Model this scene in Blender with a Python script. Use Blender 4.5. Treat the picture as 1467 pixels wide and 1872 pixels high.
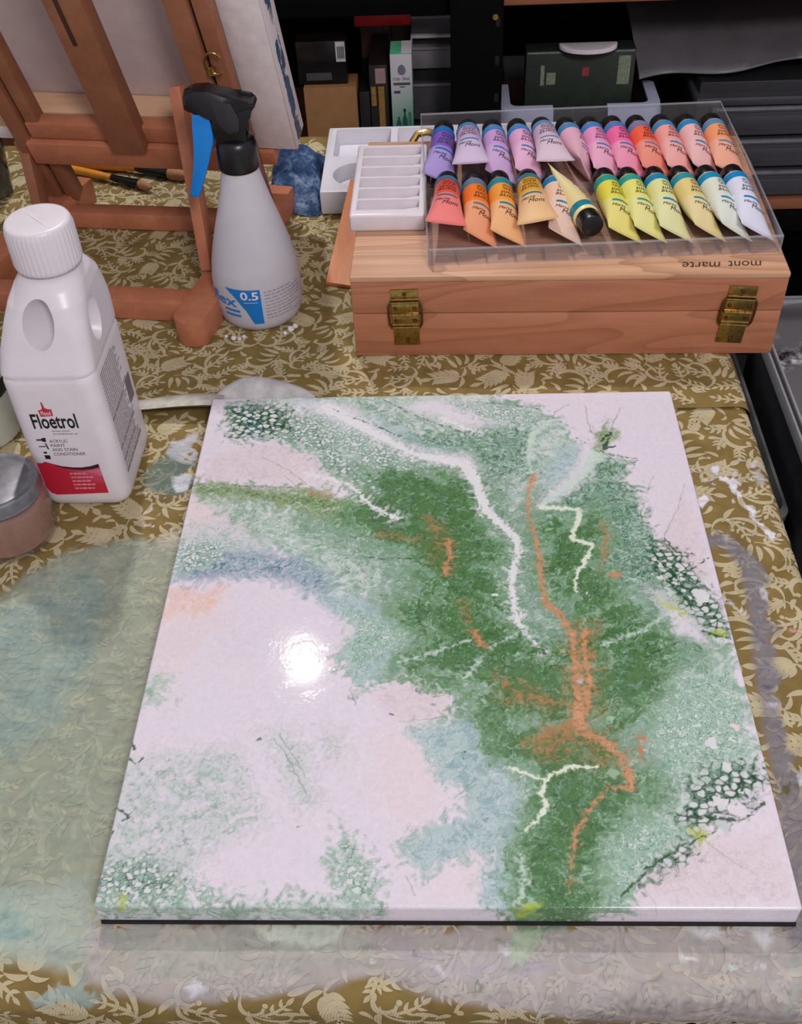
import bpy, bmesh, math, random
import numpy as np
from mathutils import Matrix, Vector

# ------------------------------------------------------------------ scene, camera, light
scene = bpy.context.scene
for o in list(bpy.data.objects):
    bpy.data.objects.remove(o, do_unlink=True)
COL = scene.collection

cam_data = bpy.data.cameras.new('camera')
cam_data.lens = 37.387
cam_data.sensor_width = 36.0
cam_data.clip_start = 0.02
cam = bpy.data.objects.new('camera', cam_data)
COL.objects.link(cam)
cam.matrix_world = Matrix((
    (0.9990079, 0.0129640, 0.0426039, 0.004812),
    (0.0212289, 0.7023532, -0.7115119, -0.273362),
    (-0.0391470, 0.7117105, 0.7013812, 0.606930),
    (0, 0, 0, 1)))
scene.camera = cam

scene.view_settings.view_transform = 'Standard'
scene.view_settings.look = 'None'
scene.view_settings.gamma = 1.0
scene.view_settings.use_curve_mapping = False
scene.view_settings.exposure = 0.26

world = bpy.data.worlds.new('room_air')
scene.world = world
world.use_nodes = True
world.node_tree.nodes['Background'].inputs[0].default_value = (0.93, 0.90, 1.0, 1)
world.node_tree.nodes['Background'].inputs[1].default_value = 0.40

# the ceiling bulb behind the table (mirrored in the wet paint) and the softer room lamp behind the viewer
ld = bpy.data.lights.new('ceiling_bulb', 'POINT'); ld.energy = 46; ld.shadow_soft_size = 0.034; ld.color = (1.0, 0.95, 0.92)
lo = bpy.data.objects.new('ceiling_bulb', ld); COL.objects.link(lo); lo.location = (-0.366, 1.393, 1.60)
ld2 = bpy.data.lights.new('room_lamp', 'AREA'); ld2.energy = 20; ld2.shape = 'DISK'; ld2.size = 0.5; ld2.color = (1.0, 0.93, 0.92)
lo2 = bpy.data.objects.new('room_lamp', ld2); COL.objects.link(lo2); lo2.location = (0.55, -1.15, 1.6)
lo2.rotation_euler = (Vector((0.05, 0.6, 0)) - lo2.location).to_track_quat('-Z', 'Y').to_euler()

# ------------------------------------------------------------------ mesh helpers
def link(o, parent=None):
    COL.objects.link(o)
    if parent is not None: o.parent = parent
    return o
def tag(o, label=None, cat=None, group=None, kind=None):
    if label: o['label'] = label
    if cat: o['category'] = cat
    if group: o['group'] = group
    if kind: o['kind'] = kind
    return o
def empty(name, loc=(0, 0, 0), rz=0.0, rot=None):
    o = bpy.data.objects.new(name, None); COL.objects.link(o)
    o.empty_display_size = .02; o.location = loc; o.rotation_euler = rot if rot else (0, 0, rz)
    return o

class MB:
    """collects vertices and faces of one part"""
    def __init__(s): s.v = []; s.f = []
    def add(s, vs, fs):
        k = len(s.v); s.v += [tuple(map(float, p)) for p in vs]; s.f += [tuple(i+k for i in q) for q in fs]; return s
    def box(s, x0, x1, y0, y1, z0, z1, bev=0.0, M=None, seg=2):
        bm = bmesh.new()
        vs = [bm.verts.new((x, y, z)) for z in (z0, z1) for y in (y0, y1) for x in (x0, x1)]
        for q in ((0, 2, 3, 1), (4, 5, 7, 6), (0, 1, 5, 4), (2, 6, 7, 3), (0, 4, 6, 2), (1, 3, 7, 5)): bm.faces.new([vs[i] for i in q])
        if bev > 0: bmesh.ops.bevel(bm, geom=bm.edges[:], offset=bev, segments=seg, profile=.5, affect='EDGES')
        s._bm(bm, M); return s
    def _bm(s, bm, M=None):
        bm.verts.index_update()
        vs = [(M @ v.co if M is not None else v.co) for v in bm.verts]
        s.add([tuple(v) for v in vs], [[v.index for v in f.verts] for f in bm.faces]); bm.free()
    def bar(s, p0, p1, w, t, up=(0, 0, 1), bev=0.0008):
        """box from p0 to p1, w wide (across), t thick along 'up'"""
        p0 = Vector(p0); p1 = Vector(p1); d = (p1-p0); L = d.length; d.normalize()
        u = Vector(up); sd = d.cross(u).normalized(); u = sd.cross(d).normalized()
        M = Matrix(((sd.x, d.x, u.x, p0.x), (sd.y, d.y, u.y, p0.y), (sd.z, d.z, u.z, p0.z), (0, 0, 0, 1)))
        return s.box(-w/2, w/2, 0, L, -t/2, t/2, bev, M)
    def lathe(s, prof, n=32, c=(0, 0, 0), axis='z', ang=None, rib=None):
        vs = []; fs = []; m = len(prof)
        for i in range(n):
            a = 2*math.pi*i/n; ca, sa = math.cos(a), math.sin(a)
            for j, (r, h) in enumerate(prof):
                rr = r if rib is None else r*(1+rib(i, j))
                p = (rr*ca, rr*sa, h)
                if axis == 'y': p = (rr*ca, h, -rr*sa)
                vs.append((p[0]+c[0], p[1]+c[1], p[2]+c[2]))
        for i in range(n):
            for j in range(m-1):
                a, b = i*m+j, ((i+1) % n)*m+j
                fs.append((a, b, b+1, a+1))
        if prof[0][0] > 1e-6: fs.append(tuple(i*m for i in reversed(range(n))))
        if prof[-1][0] > 1e-6: fs.append(tuple(i*m+m-1 for i in range(n)))
        return s.add(vs, fs)
    def tube(s, path, rad, n=10, cap=True):
        path = [Vector(p) for p in path]; rad = rad if hasattr(rad, '__len__') else [rad]*len(path)
        vs = []; fs = []; up = Vector((0, 0, 1))
        for i, p in enumerate(path):
            d = (path[min(i+1, len(path)-1)]-path[max(i-1, 0)]).normalized()
            a = d.cross(up)
            if a.length < 1e-3: a = d.cross(Vector((1, 0, 0)))
            a.normalize(); b = d.cross(a).normalized(); up = a.cross(d)
            for k in range(n):
                t = 2*math.pi*k/n; vs.append(p+(a*math.cos(t)+b*math.sin(t))*rad[i])
        m = len(path)
        for i in range(m-1):
            for k in range(n):
                fs.append((i*n+k, i*n+(k+1) % n, (i+1)*n+(k+1) % n, (i+1)*n+k))
        if cap: fs.append(tuple(range(n))[::-1]); fs.append(tuple((m-1)*n+k for k in range(n)))
        return s.add(vs, fs)
    def prism(s, poly, h0, h1, M=None, bev=0.0, plane='xy'):
        """extruded polygon; plane 'xz' extrudes along y"""
        bm = bmesh.new(); n = len(poly)
        ar = sum(poly[i][0]*poly[(i+1) % n][1]-poly[(i+1) % n][0]*poly[i][1] for i in range(n))
        if ar < 0: poly = poly[::-1]
        def P(p, h): return (p[0], p[1], h) if plane == 'xy' else (p[0], -h, p[1])
        lo = [bm.verts.new(P(p, h0)) for p in poly]; hi = [bm.verts.new(P(p, h1)) for p in poly]
        bm.faces.new(lo[::-1]); bm.faces.new(hi)
        for i in range(n): bm.faces.new((lo[i], lo[(i+1) % n], hi[(i+1) % n], hi[i]))
        if bev > 0:
            ed = [e for e in bm.edges if abs((e.verts[0].co-e.verts[1].co).dot(Vector((0, 0, 1) if plane == 'xy' else (0, 1, 0)))) < 1e-9]
            bmesh.ops.bevel(bm, geom=ed, offset=bev, segments=2, profile=.5, affect='EDGES')
        bmesh.ops.triangulate(bm, faces=[f for f in bm.faces if len(f.verts) > 4])
        s._bm(bm, M); return s
    def grid(s, fn, nu, nv):
        vs = [fn(i/(nu-1), j/(nv-1)) for j in range(nv) for i in range(nu)]
        fs = [(j*nu+i, j*nu+i+1, (j+1)*nu+i+1, (j+1)*nu+i) for j in range(nv-1) for i in range(nu-1)]
        return s.add(vs, fs)
    def loft(s, secs, cap=True):
        n = len(secs[0]); vs = [p for q in secs for p in q]; fs = []
        for i in range(len(secs)-1):
            for k in range(n): fs.append((i*n+k, i*n+(k+1) % n, (i+1)*n+(k+1) % n, (i+1)*n+k))
        if cap: fs.append(tuple(range(n))[::-1]); fs.append(tuple((len(secs)-1)*n+k for k in range(n)))
        return s.add(vs, fs)
    def mesh(s, name, mat=None, smooth=True, ang=35):
        me = bpy.data.meshes.new(name); me.from_pydata(s.v, [], s.f); me.validate()
        if mat is not None: me.materials.append(mat)
        if smooth:
            me.polygons.foreach_set('use_smooth', [True]*len(me.polygons)); me.set_sharp_from_angle(angle=math.radians(ang))
        me.update(); return me
    def build(s, name, mat, parent=None, smooth=True, ang=35):
        return link(bpy.data.objects.new(name, s.mesh(name, mat, smooth, ang)), parent)

def np_mesh(name, V, F, mat, attr=None, smooth=True):
    """big mesh from numpy arrays; attr = (name, Nx4)"""
    me = bpy.data.meshes.new(name)
    me.vertices.add(len(V)); me.vertices.foreach_set('co', np.ascontiguousarray(V, np.float32).ravel())
    k = F.shape[1]
    me.loops.add(F.size); me.loops.foreach_set('vertex_index', np.ascontiguousarray(F, np.int32).ravel())
    me.polygons.add(len(F)); me.polygons.foreach_set('loop_start', np.arange(0, F.size, k, dtype=np.int32))
    me.update(calc_edges=True)
    if smooth: me.polygons.foreach_set('use_smooth', np.ones(len(F), bool))
    if attr is not None:
        a = me.color_attributes.new(attr[0], 'FLOAT_COLOR', 'POINT'); a.data.foreach_set('color', np.ascontiguousarray(attr[1], np.float32).ravel())
    me.materials.append(mat); me.validate(); return me
def grid_faces(nu, nv):
    i, j = np.meshgrid(np.arange(nu-1), np.arange(nv-1)); a = (j*nu+i).ravel()
    return np.stack([a, a+1, a+nu+1, a+nu], 1)

def copy_tree(o, parent=None):
    c = o.copy(); COL.objects.link(c)
    if parent is not None: c.parent = parent
    for ch in list(o.children): copy_tree(ch, c)
    return c

_tc = {}
def text2d(txt, size=1.0, bold=0.0, shear=0.0, spacing=1.0):
    """flat lettering as (verts, faces), centred"""
    key = (txt, bold, shear, spacing)
    if key not in _tc:
        cu = bpy.data.curves.new('lettering', 'FONT'); cu.body = txt; cu.size = 1; cu.offset = bold; cu.shear = shear; cu.space_character = spacing
        cu.align_x = 'CENTER'; cu.align_y = 'CENTER'; cu.resolution_u = 3
        ob = bpy.data.objects.new('lettering', cu); COL.objects.link(ob)
        me = bpy.data.meshes.new_from_object(ob.evaluated_get(bpy.context.evaluated_depsgraph_get()))
        vs = [(v.co.x, v.co.y) for v in me.vertices]; fs = [tuple(p.vertices) for p in me.polygons]
        bpy.data.objects.remove(ob); bpy.data.meshes.remove(me); bpy.data.curves.remove(cu)
        xs = [v[0] for v in vs]; ys = [v[1] for v in vs]; cx = (min(xs)+max(xs))/2; cy = (min(ys)+max(ys))/2
        _tc[key] = ([(x-cx, y-cy) for x, y in vs], fs, max(xs)-min(xs), max(ys)-min(ys))
    vs, fs, w, h = _tc[key]
    return [(x*size, y*size) for x, y in vs], fs, w*size, h*size
def fit_text(mb, txt, x0, x1, y0, y1, S, rot=0, **k):
    """lettering stretched into the rectangle x0..x1, y0..y1 of the surface map S(x, y)"""
    vs, fs, w, h = text2d(txt, 1, **k)
    if rot: vs = [(-x, -y) for x, y in vs]
    mb.add([S((x0+x1)/2+x*(x1-x0)/w, (y0+y1)/2+y*(y1-y0)/h) for x, y in vs], fs)
def rect(mb, x0, x1, y0, y1, S, n=1, m=1):
    mb.grid(lambda u, v: S(x0+(x1-x0)*u, y0+(y1-y0)*v), n+1, m+1)

# ------------------------------------------------------------------ materials
def srgb(c):
    c = [x/255 for x in c]
    return tuple(x/12.92 if x <= .04045 else ((x+.055)/1.055)**2.4 for x in c)+(1.0,)
def newmat(name):
    m = bpy.data.materials.new(name); m.use_nodes = True; nt = m.node_tree
    return m, nt, nt.nodes['Principled BSDF']
def N(nt, t, **k):
    n = nt.nodes.new(t)
    for a, b in k.items():
        if a.startswith('i_'): n.inputs[a[2:].replace('_', ' ')].default_value = b
        else: setattr(n, a, b)
    return n
def mixc(nt, fac, a, b, blend='MIX'):
    n = nt.nodes.new('ShaderNodeMix'); n.data_type = 'RGBA'; n.blend_type = blend
    for sock, val in ((n.inputs[0], fac), (n.inputs[6], a), (n.inputs[7], b)):
        if hasattr(val, 'links'): nt.links.new(val, sock)
        else: sock.default_value = val
    return n.outputs[2]
def ramp(nt, fac, stops):
    n = nt.nodes.new('ShaderNodeValToRGB'); nt.links.new(fac, n.inputs[0]); e = n.color_ramp.elements
    while len(e) < len(stops): e.new(.5)
    for q, (p, c) in zip(e, stops): q.position = p; q.color = c if len(c) == 4 else srgb(c)
    return n.outputs[0]
def coords(nt, scale=(1, 1, 1), rot=(0, 0, 0), out='Object'):
    t = nt.nodes.new('ShaderNodeTexCoord'); m = nt.nodes.new('ShaderNodeMapping')
    m.inputs['Scale'].default_value = scale; m.inputs['Rotation'].default_value = rot
    nt.links.new(t.outputs[out], m.inputs[0]); return m.outputs[0]
def noise(nt, vec, scale, detail=3, rough=.55, dist=0.0):
    n = nt.nodes.new('ShaderNodeTexNoise'); n.inputs['Scale'].default_value = scale; n.inputs['Detail'].default_value = detail
    n.inputs['Roughness'].default_value = rough; n.inputs['Distortion'].default_value = dist
    if vec is not None: nt.links.new(vec, n.inputs['Vector'])
    return n.outputs['Fac']
def bump(nt, b, h, strength=.3, dist=.001):
    n = nt.nodes.new('ShaderNodeBump'); n.inputs['Strength'].default_value = strength; n.inputs['Distance'].default_value = dist
    nt.links.new(h, n.inputs['Height']); nt.links.new(n.outputs[0], b.inputs['Normal']); return n
def plain(name, c, rough=.5, metal=0.0, spec=.5, var=.10, vscale=60, bmp=0.0, bscale=400, coat=0.0):
    m, nt, b = newmat(name)
    b.inputs['Roughness'].default_value = rough; b.inputs['Metallic'].default_value = metal; b.inputs['Specular IOR Level'].default_value = spec
    b.inputs['Coat Weight'].default_value = coat
    v = coords(nt); f = noise(nt, v, vscale, 3)
    c = srgb(c); d = tuple(x*(1-var*2) for x in c[:3])+(1,); e = tuple(min(1, x*(1+var)) for x in c[:3])+(1,)
    nt.links.new(ramp(nt, f, [(.3, d), (.7, e)]), b.inputs['Base Color'])
    if bmp: bump(nt, b, noise(nt, v, bscale, 2), bmp, .0006)
    return m
def wood(name, light, dark, scale=(60, 4, 60), rough=.5, rings=0.0, contrast=(.35, .7), wv=9.0):
    m, nt, b = newmat(name); b.inputs['Roughness'].default_value = rough; b.inputs['Specular IOR Level'].default_value = .35
    v = coords(nt, scale)
    f = noise(nt, v, 1.0, 5, .6, .4)
    c = ramp(nt, f, [(contrast[0], dark), (contrast[1], light)])
    v2 = coords(nt, tuple(s*4 for s in scale)); f2 = noise(nt, v2, 1.5, 3)
    c = mixc(nt, .25, c, ramp(nt, f2, [(.3, dark), (.7, light)]))
    if rings:                                  # growth rings: contour lines of a stretched field
        h = noise(nt, coords(nt, wv), 1.0, 1.5, .4)
        mu = N(nt, 'ShaderNodeMath', operation='MULTIPLY'); nt.links.new(h, mu.inputs[0]); mu.inputs[1].default_value = 13
        fr = N(nt, 'ShaderNodeMath', operation='FRACT'); nt.links.new(mu.outputs[0], fr.inputs[0])
        g = ramp(nt, fr.outputs[0], [(.0, (1, 1, 1, 1)), (.45, (1, 1, 1, 1)), (.90, (.62, .55, .50, 1)), (.97, (.50, .42, .38, 1)), (1.0, (1, 1, 1, 1))])
        c = mixc(nt, rings, c, g, 'MULTIPLY')
    nt.links.new(c, b.inputs['Base Color']); bump(nt, b, f, .15, .0005); return m
def clear_plastic(name, tint=(.93, .93, .95, 1), rough=.06, haze=.06, hazec=(.8, .8, .82, 1)):
    m = bpy.data.materials.new(name); m.use_nodes = True; nt = m.node_tree; nt.nodes.clear()
    out = N(nt, 'ShaderNodeOutputMaterial'); tr = N(nt, 'ShaderNodeBsdfTransparent'); gl = N(nt, 'ShaderNodeBsdfGlossy'); df = N(nt, 'ShaderNodeBsdfDiffuse')
    tr.inputs[0].default_value = tint; gl.inputs['Roughness'].default_value = rough; df.inputs[0].default_value = hazec
    lw = N(nt, 'ShaderNodeLayerWeight'); lw.inputs[0].default_value = .5
    pw = N(nt, 'ShaderNodeMath', operation='POWER'); nt.links.new(lw.outputs['Facing'], pw.inputs[0]); pw.inputs[1].default_value = 4.0
    fr = N(nt, 'ShaderNodeMath', operation='MULTIPLY_ADD'); nt.links.new(pw.outputs[0], fr.inputs[0]); fr.inputs[1].default_value = .55; fr.inputs[2].default_value = .04
    a = N(nt, 'ShaderNodeMixShader'); a.inputs[0].default_value = haze
    nt.links.new(tr.outputs[0], a.inputs[1]); nt.links.new(df.outputs[0], a.inputs[2])
    b = N(nt, 'ShaderNodeMixShader'); nt.links.new(fr.outputs[0], b.inputs[0]); nt.links.new(a.outputs[0], b.inputs[1]); nt.links.new(gl.outputs[0], b.inputs[2])
    nt.links.new(b.outputs[0], out.inputs[0]); return m

# ------------------------------------------------------------------ paint patterns
# ---------- numpy noise toolkit ----------
def _h(ix, iy, s):
    with np.errstate(over='ignore'):
        a = ix.astype(np.uint32)*np.uint32(374761393) + iy.astype(np.uint32)*np.uint32(668265263) + np.uint32((s*974634777) & 0xffffffff)
        a = (a ^ (a >> np.uint32(13)))*np.uint32(1274126177)
        a = a ^ (a >> np.uint32(16))
    return a
def rnd(ix, iy, s): return (_h(ix, iy, s) & np.uint32(0xffffff)).astype(np.float32)/np.float32(0xffffff)
def perlin(x, y, s=0):
    x = np.asarray(x, np.float32); y = np.asarray(y, np.float32)
    x0 = np.floor(x); y0 = np.floor(y); fx = (x-x0).astype(np.float32); fy = (y-y0).astype(np.float32)
    x0 = x0.astype(np.int32).view(np.uint32); y0 = y0.astype(np.int32).view(np.uint32)
    u = fx*fx*fx*(fx*(fx*6-15)+10); v = fy*fy*fy*(fy*(fy*6-15)+10)
    def g(i, j):
        a = rnd(x0+np.uint32(i), y0+np.uint32(j), s)*np.float32(6.2831853)
        return np.cos(a)*(fx-i) + np.sin(a)*(fy-j)
    a = g(0, 0); b = g(1, 0); c_ = g(0, 1); d = g(1, 1)
    return ((a+(b-a)*u)*(1-v) + (c_+(d-c_)*u)*v)*1.5
def fbm(x, y, o=4, s=0, g=.5):
    r = 0; a = 1; t = 0
    for i in range(o):
        r = r + a*perlin(x*2**i, y*2**i, s+i*17); t += a; a *= g
    return r/t*1.35
def vor(x, y, s=0, jit=.9):
    x0 = np.floor(x).astype(np.int32); y0 = np.floor(y).astype(np.int32)
    f1 = np.full(x.shape, 9., np.float32); f2 = f1.copy(); idn = np.zeros(x.shape, np.float32)
    for i in (-1, 0, 1):
        for j in (-1, 0, 1):
            cx = x0+i; cy = y0+j
            d = np.hypot(cx+.5+jit*(rnd(cx, cy, s)-.5)-x, cy+.5+jit*(rnd(cx, cy, s+5)-.5)-y).astype(np.float32)
            m = d < f1
            f2 = np.where(m, f1, np.minimum(f2, d)); idn = np.where(m, rnd(cx, cy, s+9), idn); f1 = np.where(m, d, f1)
    return f1, f2, idn
def ss(a, b, x):
    t = np.clip((x-a)/(b-a), 0, 1); return t*t*(3-2*t)
def poly_sd(x, y, P):
    # signed distance, negative inside
    P = np.asarray(P, np.float32); n = len(P)
    d = np.full(x.shape, 1e9, np.float32); ins = np.zeros(x.shape, bool)
    for i in range(n):
        a = P[i]; b = P[(i+1) % n]; e = b-a
        wx = x-a[0]; wy = y-a[1]
        t = np.clip((wx*e[0]+wy*e[1])/(e@e+1e-9), 0, 1)
        d = np.minimum(d, (wx-e[0]*t)**2+(wy-e[1]*t)**2)
        if a[1] != b[1]:
            ins ^= ((a[1] > y) != (b[1] > y)) & (x < e[0]*(y-a[1])/e[1]+a[0])
    d = np.sqrt(d)
    return np.where(ins, -d, d)
def line_d(x, y, P):
    # P rows: x, y, halfwidth.  returns distance - halfwidth, arclength, distance
    P = np.asarray(P, np.float32)
    best = np.full(x.shape, 1e9, np.float32); dist = best.copy(); arc = np.zeros(x.shape, np.float32); acc = 0
    for i in range(len(P)-1):
        a = P[i]; e = P[i+1]-a; L = float(np.hypot(e[0], e[1]))+1e-6
        wx = x-a[0]; wy = y-a[1]
        t = np.clip((wx*e[0]+wy*e[1])/(L*L), 0, 1)
        d = np.hypot(wx-e[0]*t, wy-e[1]*t); q = d-(a[2]+e[2]*t)
        m = q < best
        best = np.where(m, q, best); dist = np.where(m, d, dist); arc = np.where(m, acc+t*L, arc); acc += L
    return best, arc, dist
def lin(c):
    c = np.asarray(c, np.float32)/255; return np.where(c <= .04045, c/12.92, ((c+.055)/1.055)**2.4)
def painting(x, y, S):
    """colour of the poured paint at canvas points x, y (millimetres); returns linear rgb"""
    x = x.astype(np.float32).ravel(); y = y.astype(np.float32).ravel()
    wx = fbm(x/24, y/24, 3, 1)*7; wy = fbm(x/24, y/24, 3, 2)*7
    vx = fbm(x/6, y/6, 2, 3)*2.8; vy = fbm(x/6, y/6, 2, 4)*2.8
    X = x+wx*.55+vx; Y = y+wy*.55+vy
    fine = fbm(x/3.0+vx*.3, y/3.0+vy*.3, 2, 6)
    med = fbm(x/7+wx*.25, y/7+wy*.25, 3, 7)
    big = fbm(x/38, y/38, 2, 8)
    col = np.empty(x.shape+(3,), np.float32); col[:] = lin((219, 211, 221))
    def over(c, a, idx=None):
        a = np.clip(a, 0, 1)[:, None]
        if idx is None: col[:] = col*(1-a)+lin(c)*a
        else: col[idx] = col[idx]*(1-a)+lin(c)*a
    def near(P, m):
        P = np.asarray(P)
        return np.nonzero((X > P[:, 0].min()-m) & (X < P[:, 0].max()+m) & (Y > P[:, 1].min()-m) & (Y < P[:, 1].max()+m))[0]
    def P(name, soft=3., wob=1., raw=False):
        d = np.full(x.shape, 40., np.float32)
        for pl in S[name]:
            k = near(pl, 26); d[k] = np.minimum(d[k], poly_sd(X[k], Y[k], pl))
        d = d+med*(wob*6)+fine*(wob*2.2)
        return d if raw else 1-ss(-soft, soft, d)
    q, arc, ds = line_d(X, Y, S['spine'])
    slant = arc+ds*.45                      # streaks run out from the spine and downwards
    streak = fbm(slant/6+med*1.0, ds/30, 3, 11, .6)
    streak2 = fbm(slant/2.6+med*1.2, ds/15, 2, 12, .6)
    gap = fbm(slant/16+wx*.06, ds/45+wy*.04, 2, 13)
    curl = fbm((x+wx*1.8)/15+vx*.13, (y+wy*1.8)/12+vy*.13, 3, 21)
    curl2 = fbm((x-wx*1.4)/9+vx*.16, (y-wy*1.4)/7+vy*.16, 3, 22)
    curl3 = fbm((x+wx*1.2)/10+vx*.16, (y-wy*1.2)/8+vy*.16, 3, 23)
    rid = 1-np.abs(curl)*5.5; rid2 = 1-np.abs(curl2)*4.8; rid3 = 1-np.abs(curl3)*4.8
    over((221, 210, 217), .3*ss(-.1, .5, big+.3*med))
    pk = P('pink', 7, 1.1)
    over((219, 205, 209), pk*.75); over((188, 172, 182), pk*ss(.3, .9, rid)*.35); over((205, 186, 192), pk*ss(.1, .5, med+fine)*.5)
    over((224, 207, 206), P('pink2', 9, 1.3)*.5)
    pe = P('peach', 6, 1.5)
    over((226, 184, 166), pe*(.6+.6*fine)); over((232, 214, 208), pe*ss(.4, .9, rid2)*.6)
    w = P('wash', 12, 2.2)
    over((190, 200, 196), w*(.6+1.0*med)); over((148, 170, 158), w*ss(.2, .95, rid)*ss(-.25, .3, med)*.75); over((126, 148, 138), w*ss(.45, .97, rid3)*ss(-.1, .3, curl2+.5*med)*.7); over((168, 184, 178), w*ss(.3, .95, rid2)*.5)
    sg = P('sage', 6, 1.6)
    gd = P('green', 7, 1.0, raw=True)-5
    nr = (1-ss(0, 30, gd+8*streak))*sg
    over((170, 191, 178), sg*(.9+.4*fine))
    over((204, 213, 211), sg*ss(.0, .45, med+.4*fine)*.7)
    over((136, 166, 146), sg*ss(.0, .45, -med+.6*streak)*.75)
    over((122, 156, 130), nr*.75); over((92, 132, 98), nr*ss(-.1, .45, streak2+.5*med)*.6)
    over((104, 142, 120), sg*ss(.45, .97, rid2)*ss(-.25, .3, curl3+.4*big)*.75)
    over((74, 112, 88), sg*ss(.62, .98, rid)*ss(-.2, .3, big+med)*.75)
    over((216, 222, 220), sg*ss(.55, .97, rid3)*ss(-.2, .3, curl2-.3*med)*.7)
    bs = P('bluesage', 6, 1.0)
    over((178, 197, 199), bs*.85); over((136, 166, 170), bs*ss(.0, .5, med+.6*streak2)*.75)
    over((112, 146, 148), bs*ss(.6, .98, rid2)*.5); over((206, 216, 216), bs*ss(.6, .98, rid3)*.5)
    bl = P('blue', 7, 1.5)
    over((122, 152, 165), bl*(.75+.5*fine)); over((80, 112, 132), bl*ss(.0, .5, med)*.8); over((205, 212, 218), bl*ss(.5, .96, rid2)*.7)
    ts = P('teal', 8, 1.7)
    over((110, 150, 124), ts*.7); over((66, 106, 80), ts*ss(.3, .95, rid2)*.75); over((48, 86, 60), ts*ss(.5, .97, rid)*.7); over((190, 208, 200), ts*ss(.5, .97, rid3)*.75)
    over((219, 213, 222), P('white', 7, 1.5)*.95)
    gd = gd+streak*12+fine*3+ss(.12, .5, gap)*14
    g = 1-ss(-7, 6, gd); gc = 1-ss(-20, -1, gd)
    over((116, 152, 114), g*.9)
    over((78, 118, 68), gc*.92)
    over((52, 94, 50), gc*ss(-.1, .45, streak2+.4*med)*.75)
    over((96, 142, 96), g*ss(.05, .5, streak)*.6)
    over((170, 200, 180), g*ss(.22, .6, streak2+.3*fine)*(1-.6*gc)*.8)
    over((184, 208, 190), g*ss(.62, .98, rid2)*ss(-.1, .35, curl3+.2*gap)*(.8-.35*gc))
    over((150, 186, 158), g*ss(.70, .98, rid)*ss(.0, .4, curl2)*.6)
    over((44, 84, 46), g*ss(.6, .98, rid3)*.5)
    go = P('greenolive', 6, 1.4)
    over((126, 152, 100), go*.85); over((70, 108, 60), go*ss(-.1, .4, med+fine*.5)*.8); over((205, 212, 200), go*ss(.5, .97, rid2)*.7)
    br = P('olive', 10, 1.5)
    over((104, 112, 58), br*(.6+.5*streak2)); over((182, 130, 88), br*ss(.05, .45, streak2+.4*fine)*.75); over((66, 100, 52), br*ss(.4, .95, rid3)*.6)
    sp = P('speck', 9, 1.0)
    over((158, 188, 170), sp*.8)
    k = np.nonzero(sp > .01)[0]
    for sc, sd in ((4.6, 31), (2.6, 33)):
        f1, f2, idn = vor(X[k]/sc, (Y[k]+.2*X[k])/(sc*.62), sd)
        r_ = .14+.30*idn*idn
        over((78, 124, 98), sp[k]*(1-ss(.0, .10, np.abs(f1-r_)))*ss(.35, .55, idn)*.85, k)
        over((208, 220, 214), sp[k]*(1-ss(r_-.12, r_, f1))*ss(.62, .7, idn)*.85, k)
        over((60, 104, 78), sp[k]*(1-ss(.04, .13, f1))*(1-ss(.2, .35, idn))*.8, k)
    over((116, 154, 132), sp*ss(.55, .98, rid)*.6); over((212, 221, 215), sp*ss(.6, .99, rid3)*.6)
    for nm, sc, cl, mid in (('webpale', 3.6, (92, 126, 110), (168, 192, 180)), ('websmall', 4.2, (58, 92, 74), (146, 176, 160)), ('web', 6.4, (26, 66, 42), (78, 122, 94))):
        m = P(nm, 7, 1.7); k = np.nonzero(m > .01)[0]; m = m[k]
        f1, f2, idn = vor((x[k]+vx[k]*.45)/sc, (y[k]+vy[k]*.45)/sc*1.2, 41)
        over(mid, m*.65, k)
        dk = nm == 'web'
        r_ = (.40+.16*idn if dk else .30+.24*idn)+.06*med[k]
        over(cl, m*(1-ss(.0, .13, np.abs(f1-r_)))*ss(-.25, .15, med[k]+.3*curl2[k]+.1)*.95, k)
        over(cl, m*(1-ss(.03, .16, f2-f1))*ss(-.05, .3, curl3[k]+.2)*.85, k)
        over((217, 218, 219), m*(1-ss(r_-.16, r_-.04, f1))*(ss(.08, .25, idn) if dk else ss(.2, .45, idn))*.9, k)
        if dk: over(cl, m*(1-ss(.02, .20+.15*med[k], f2-f1))*.92, k)
    for sx, sy, r, c in S['spots']:
        k = near([(sx, sy)], r+3); over(c, 1-ss(-.35, .5, np.hypot(X[k]-sx, Y[k]-sy)-r), k)
    def line(pl, c, soft=.5, rag=0., a=1., feather=0., brk=0):
        k = near(pl, 10+feather)
        q, arc, ds = line_d(x[k]+vx[k]*.42+wx[k]*.05, y[k]+vy[k]*.42+wy[k]*.05, pl)
        q = q-rag*(fine[k]*1.3+med[k]*.7)
        m = 1-ss(-soft, soft, q)
        if feather:
            fs = fbm(arc/3.4+fine[k]*.35+ds*.12, ds/24, 2, 55, .6)
            m = np.maximum(m, (1-ss(0, feather, q))*ss(.02, .5, fs)*.8)
        if brk: m = m*ss(-.25, .1, med[k]+curl3[k]*.5+.05)
        over(c, m*a, k)
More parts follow.
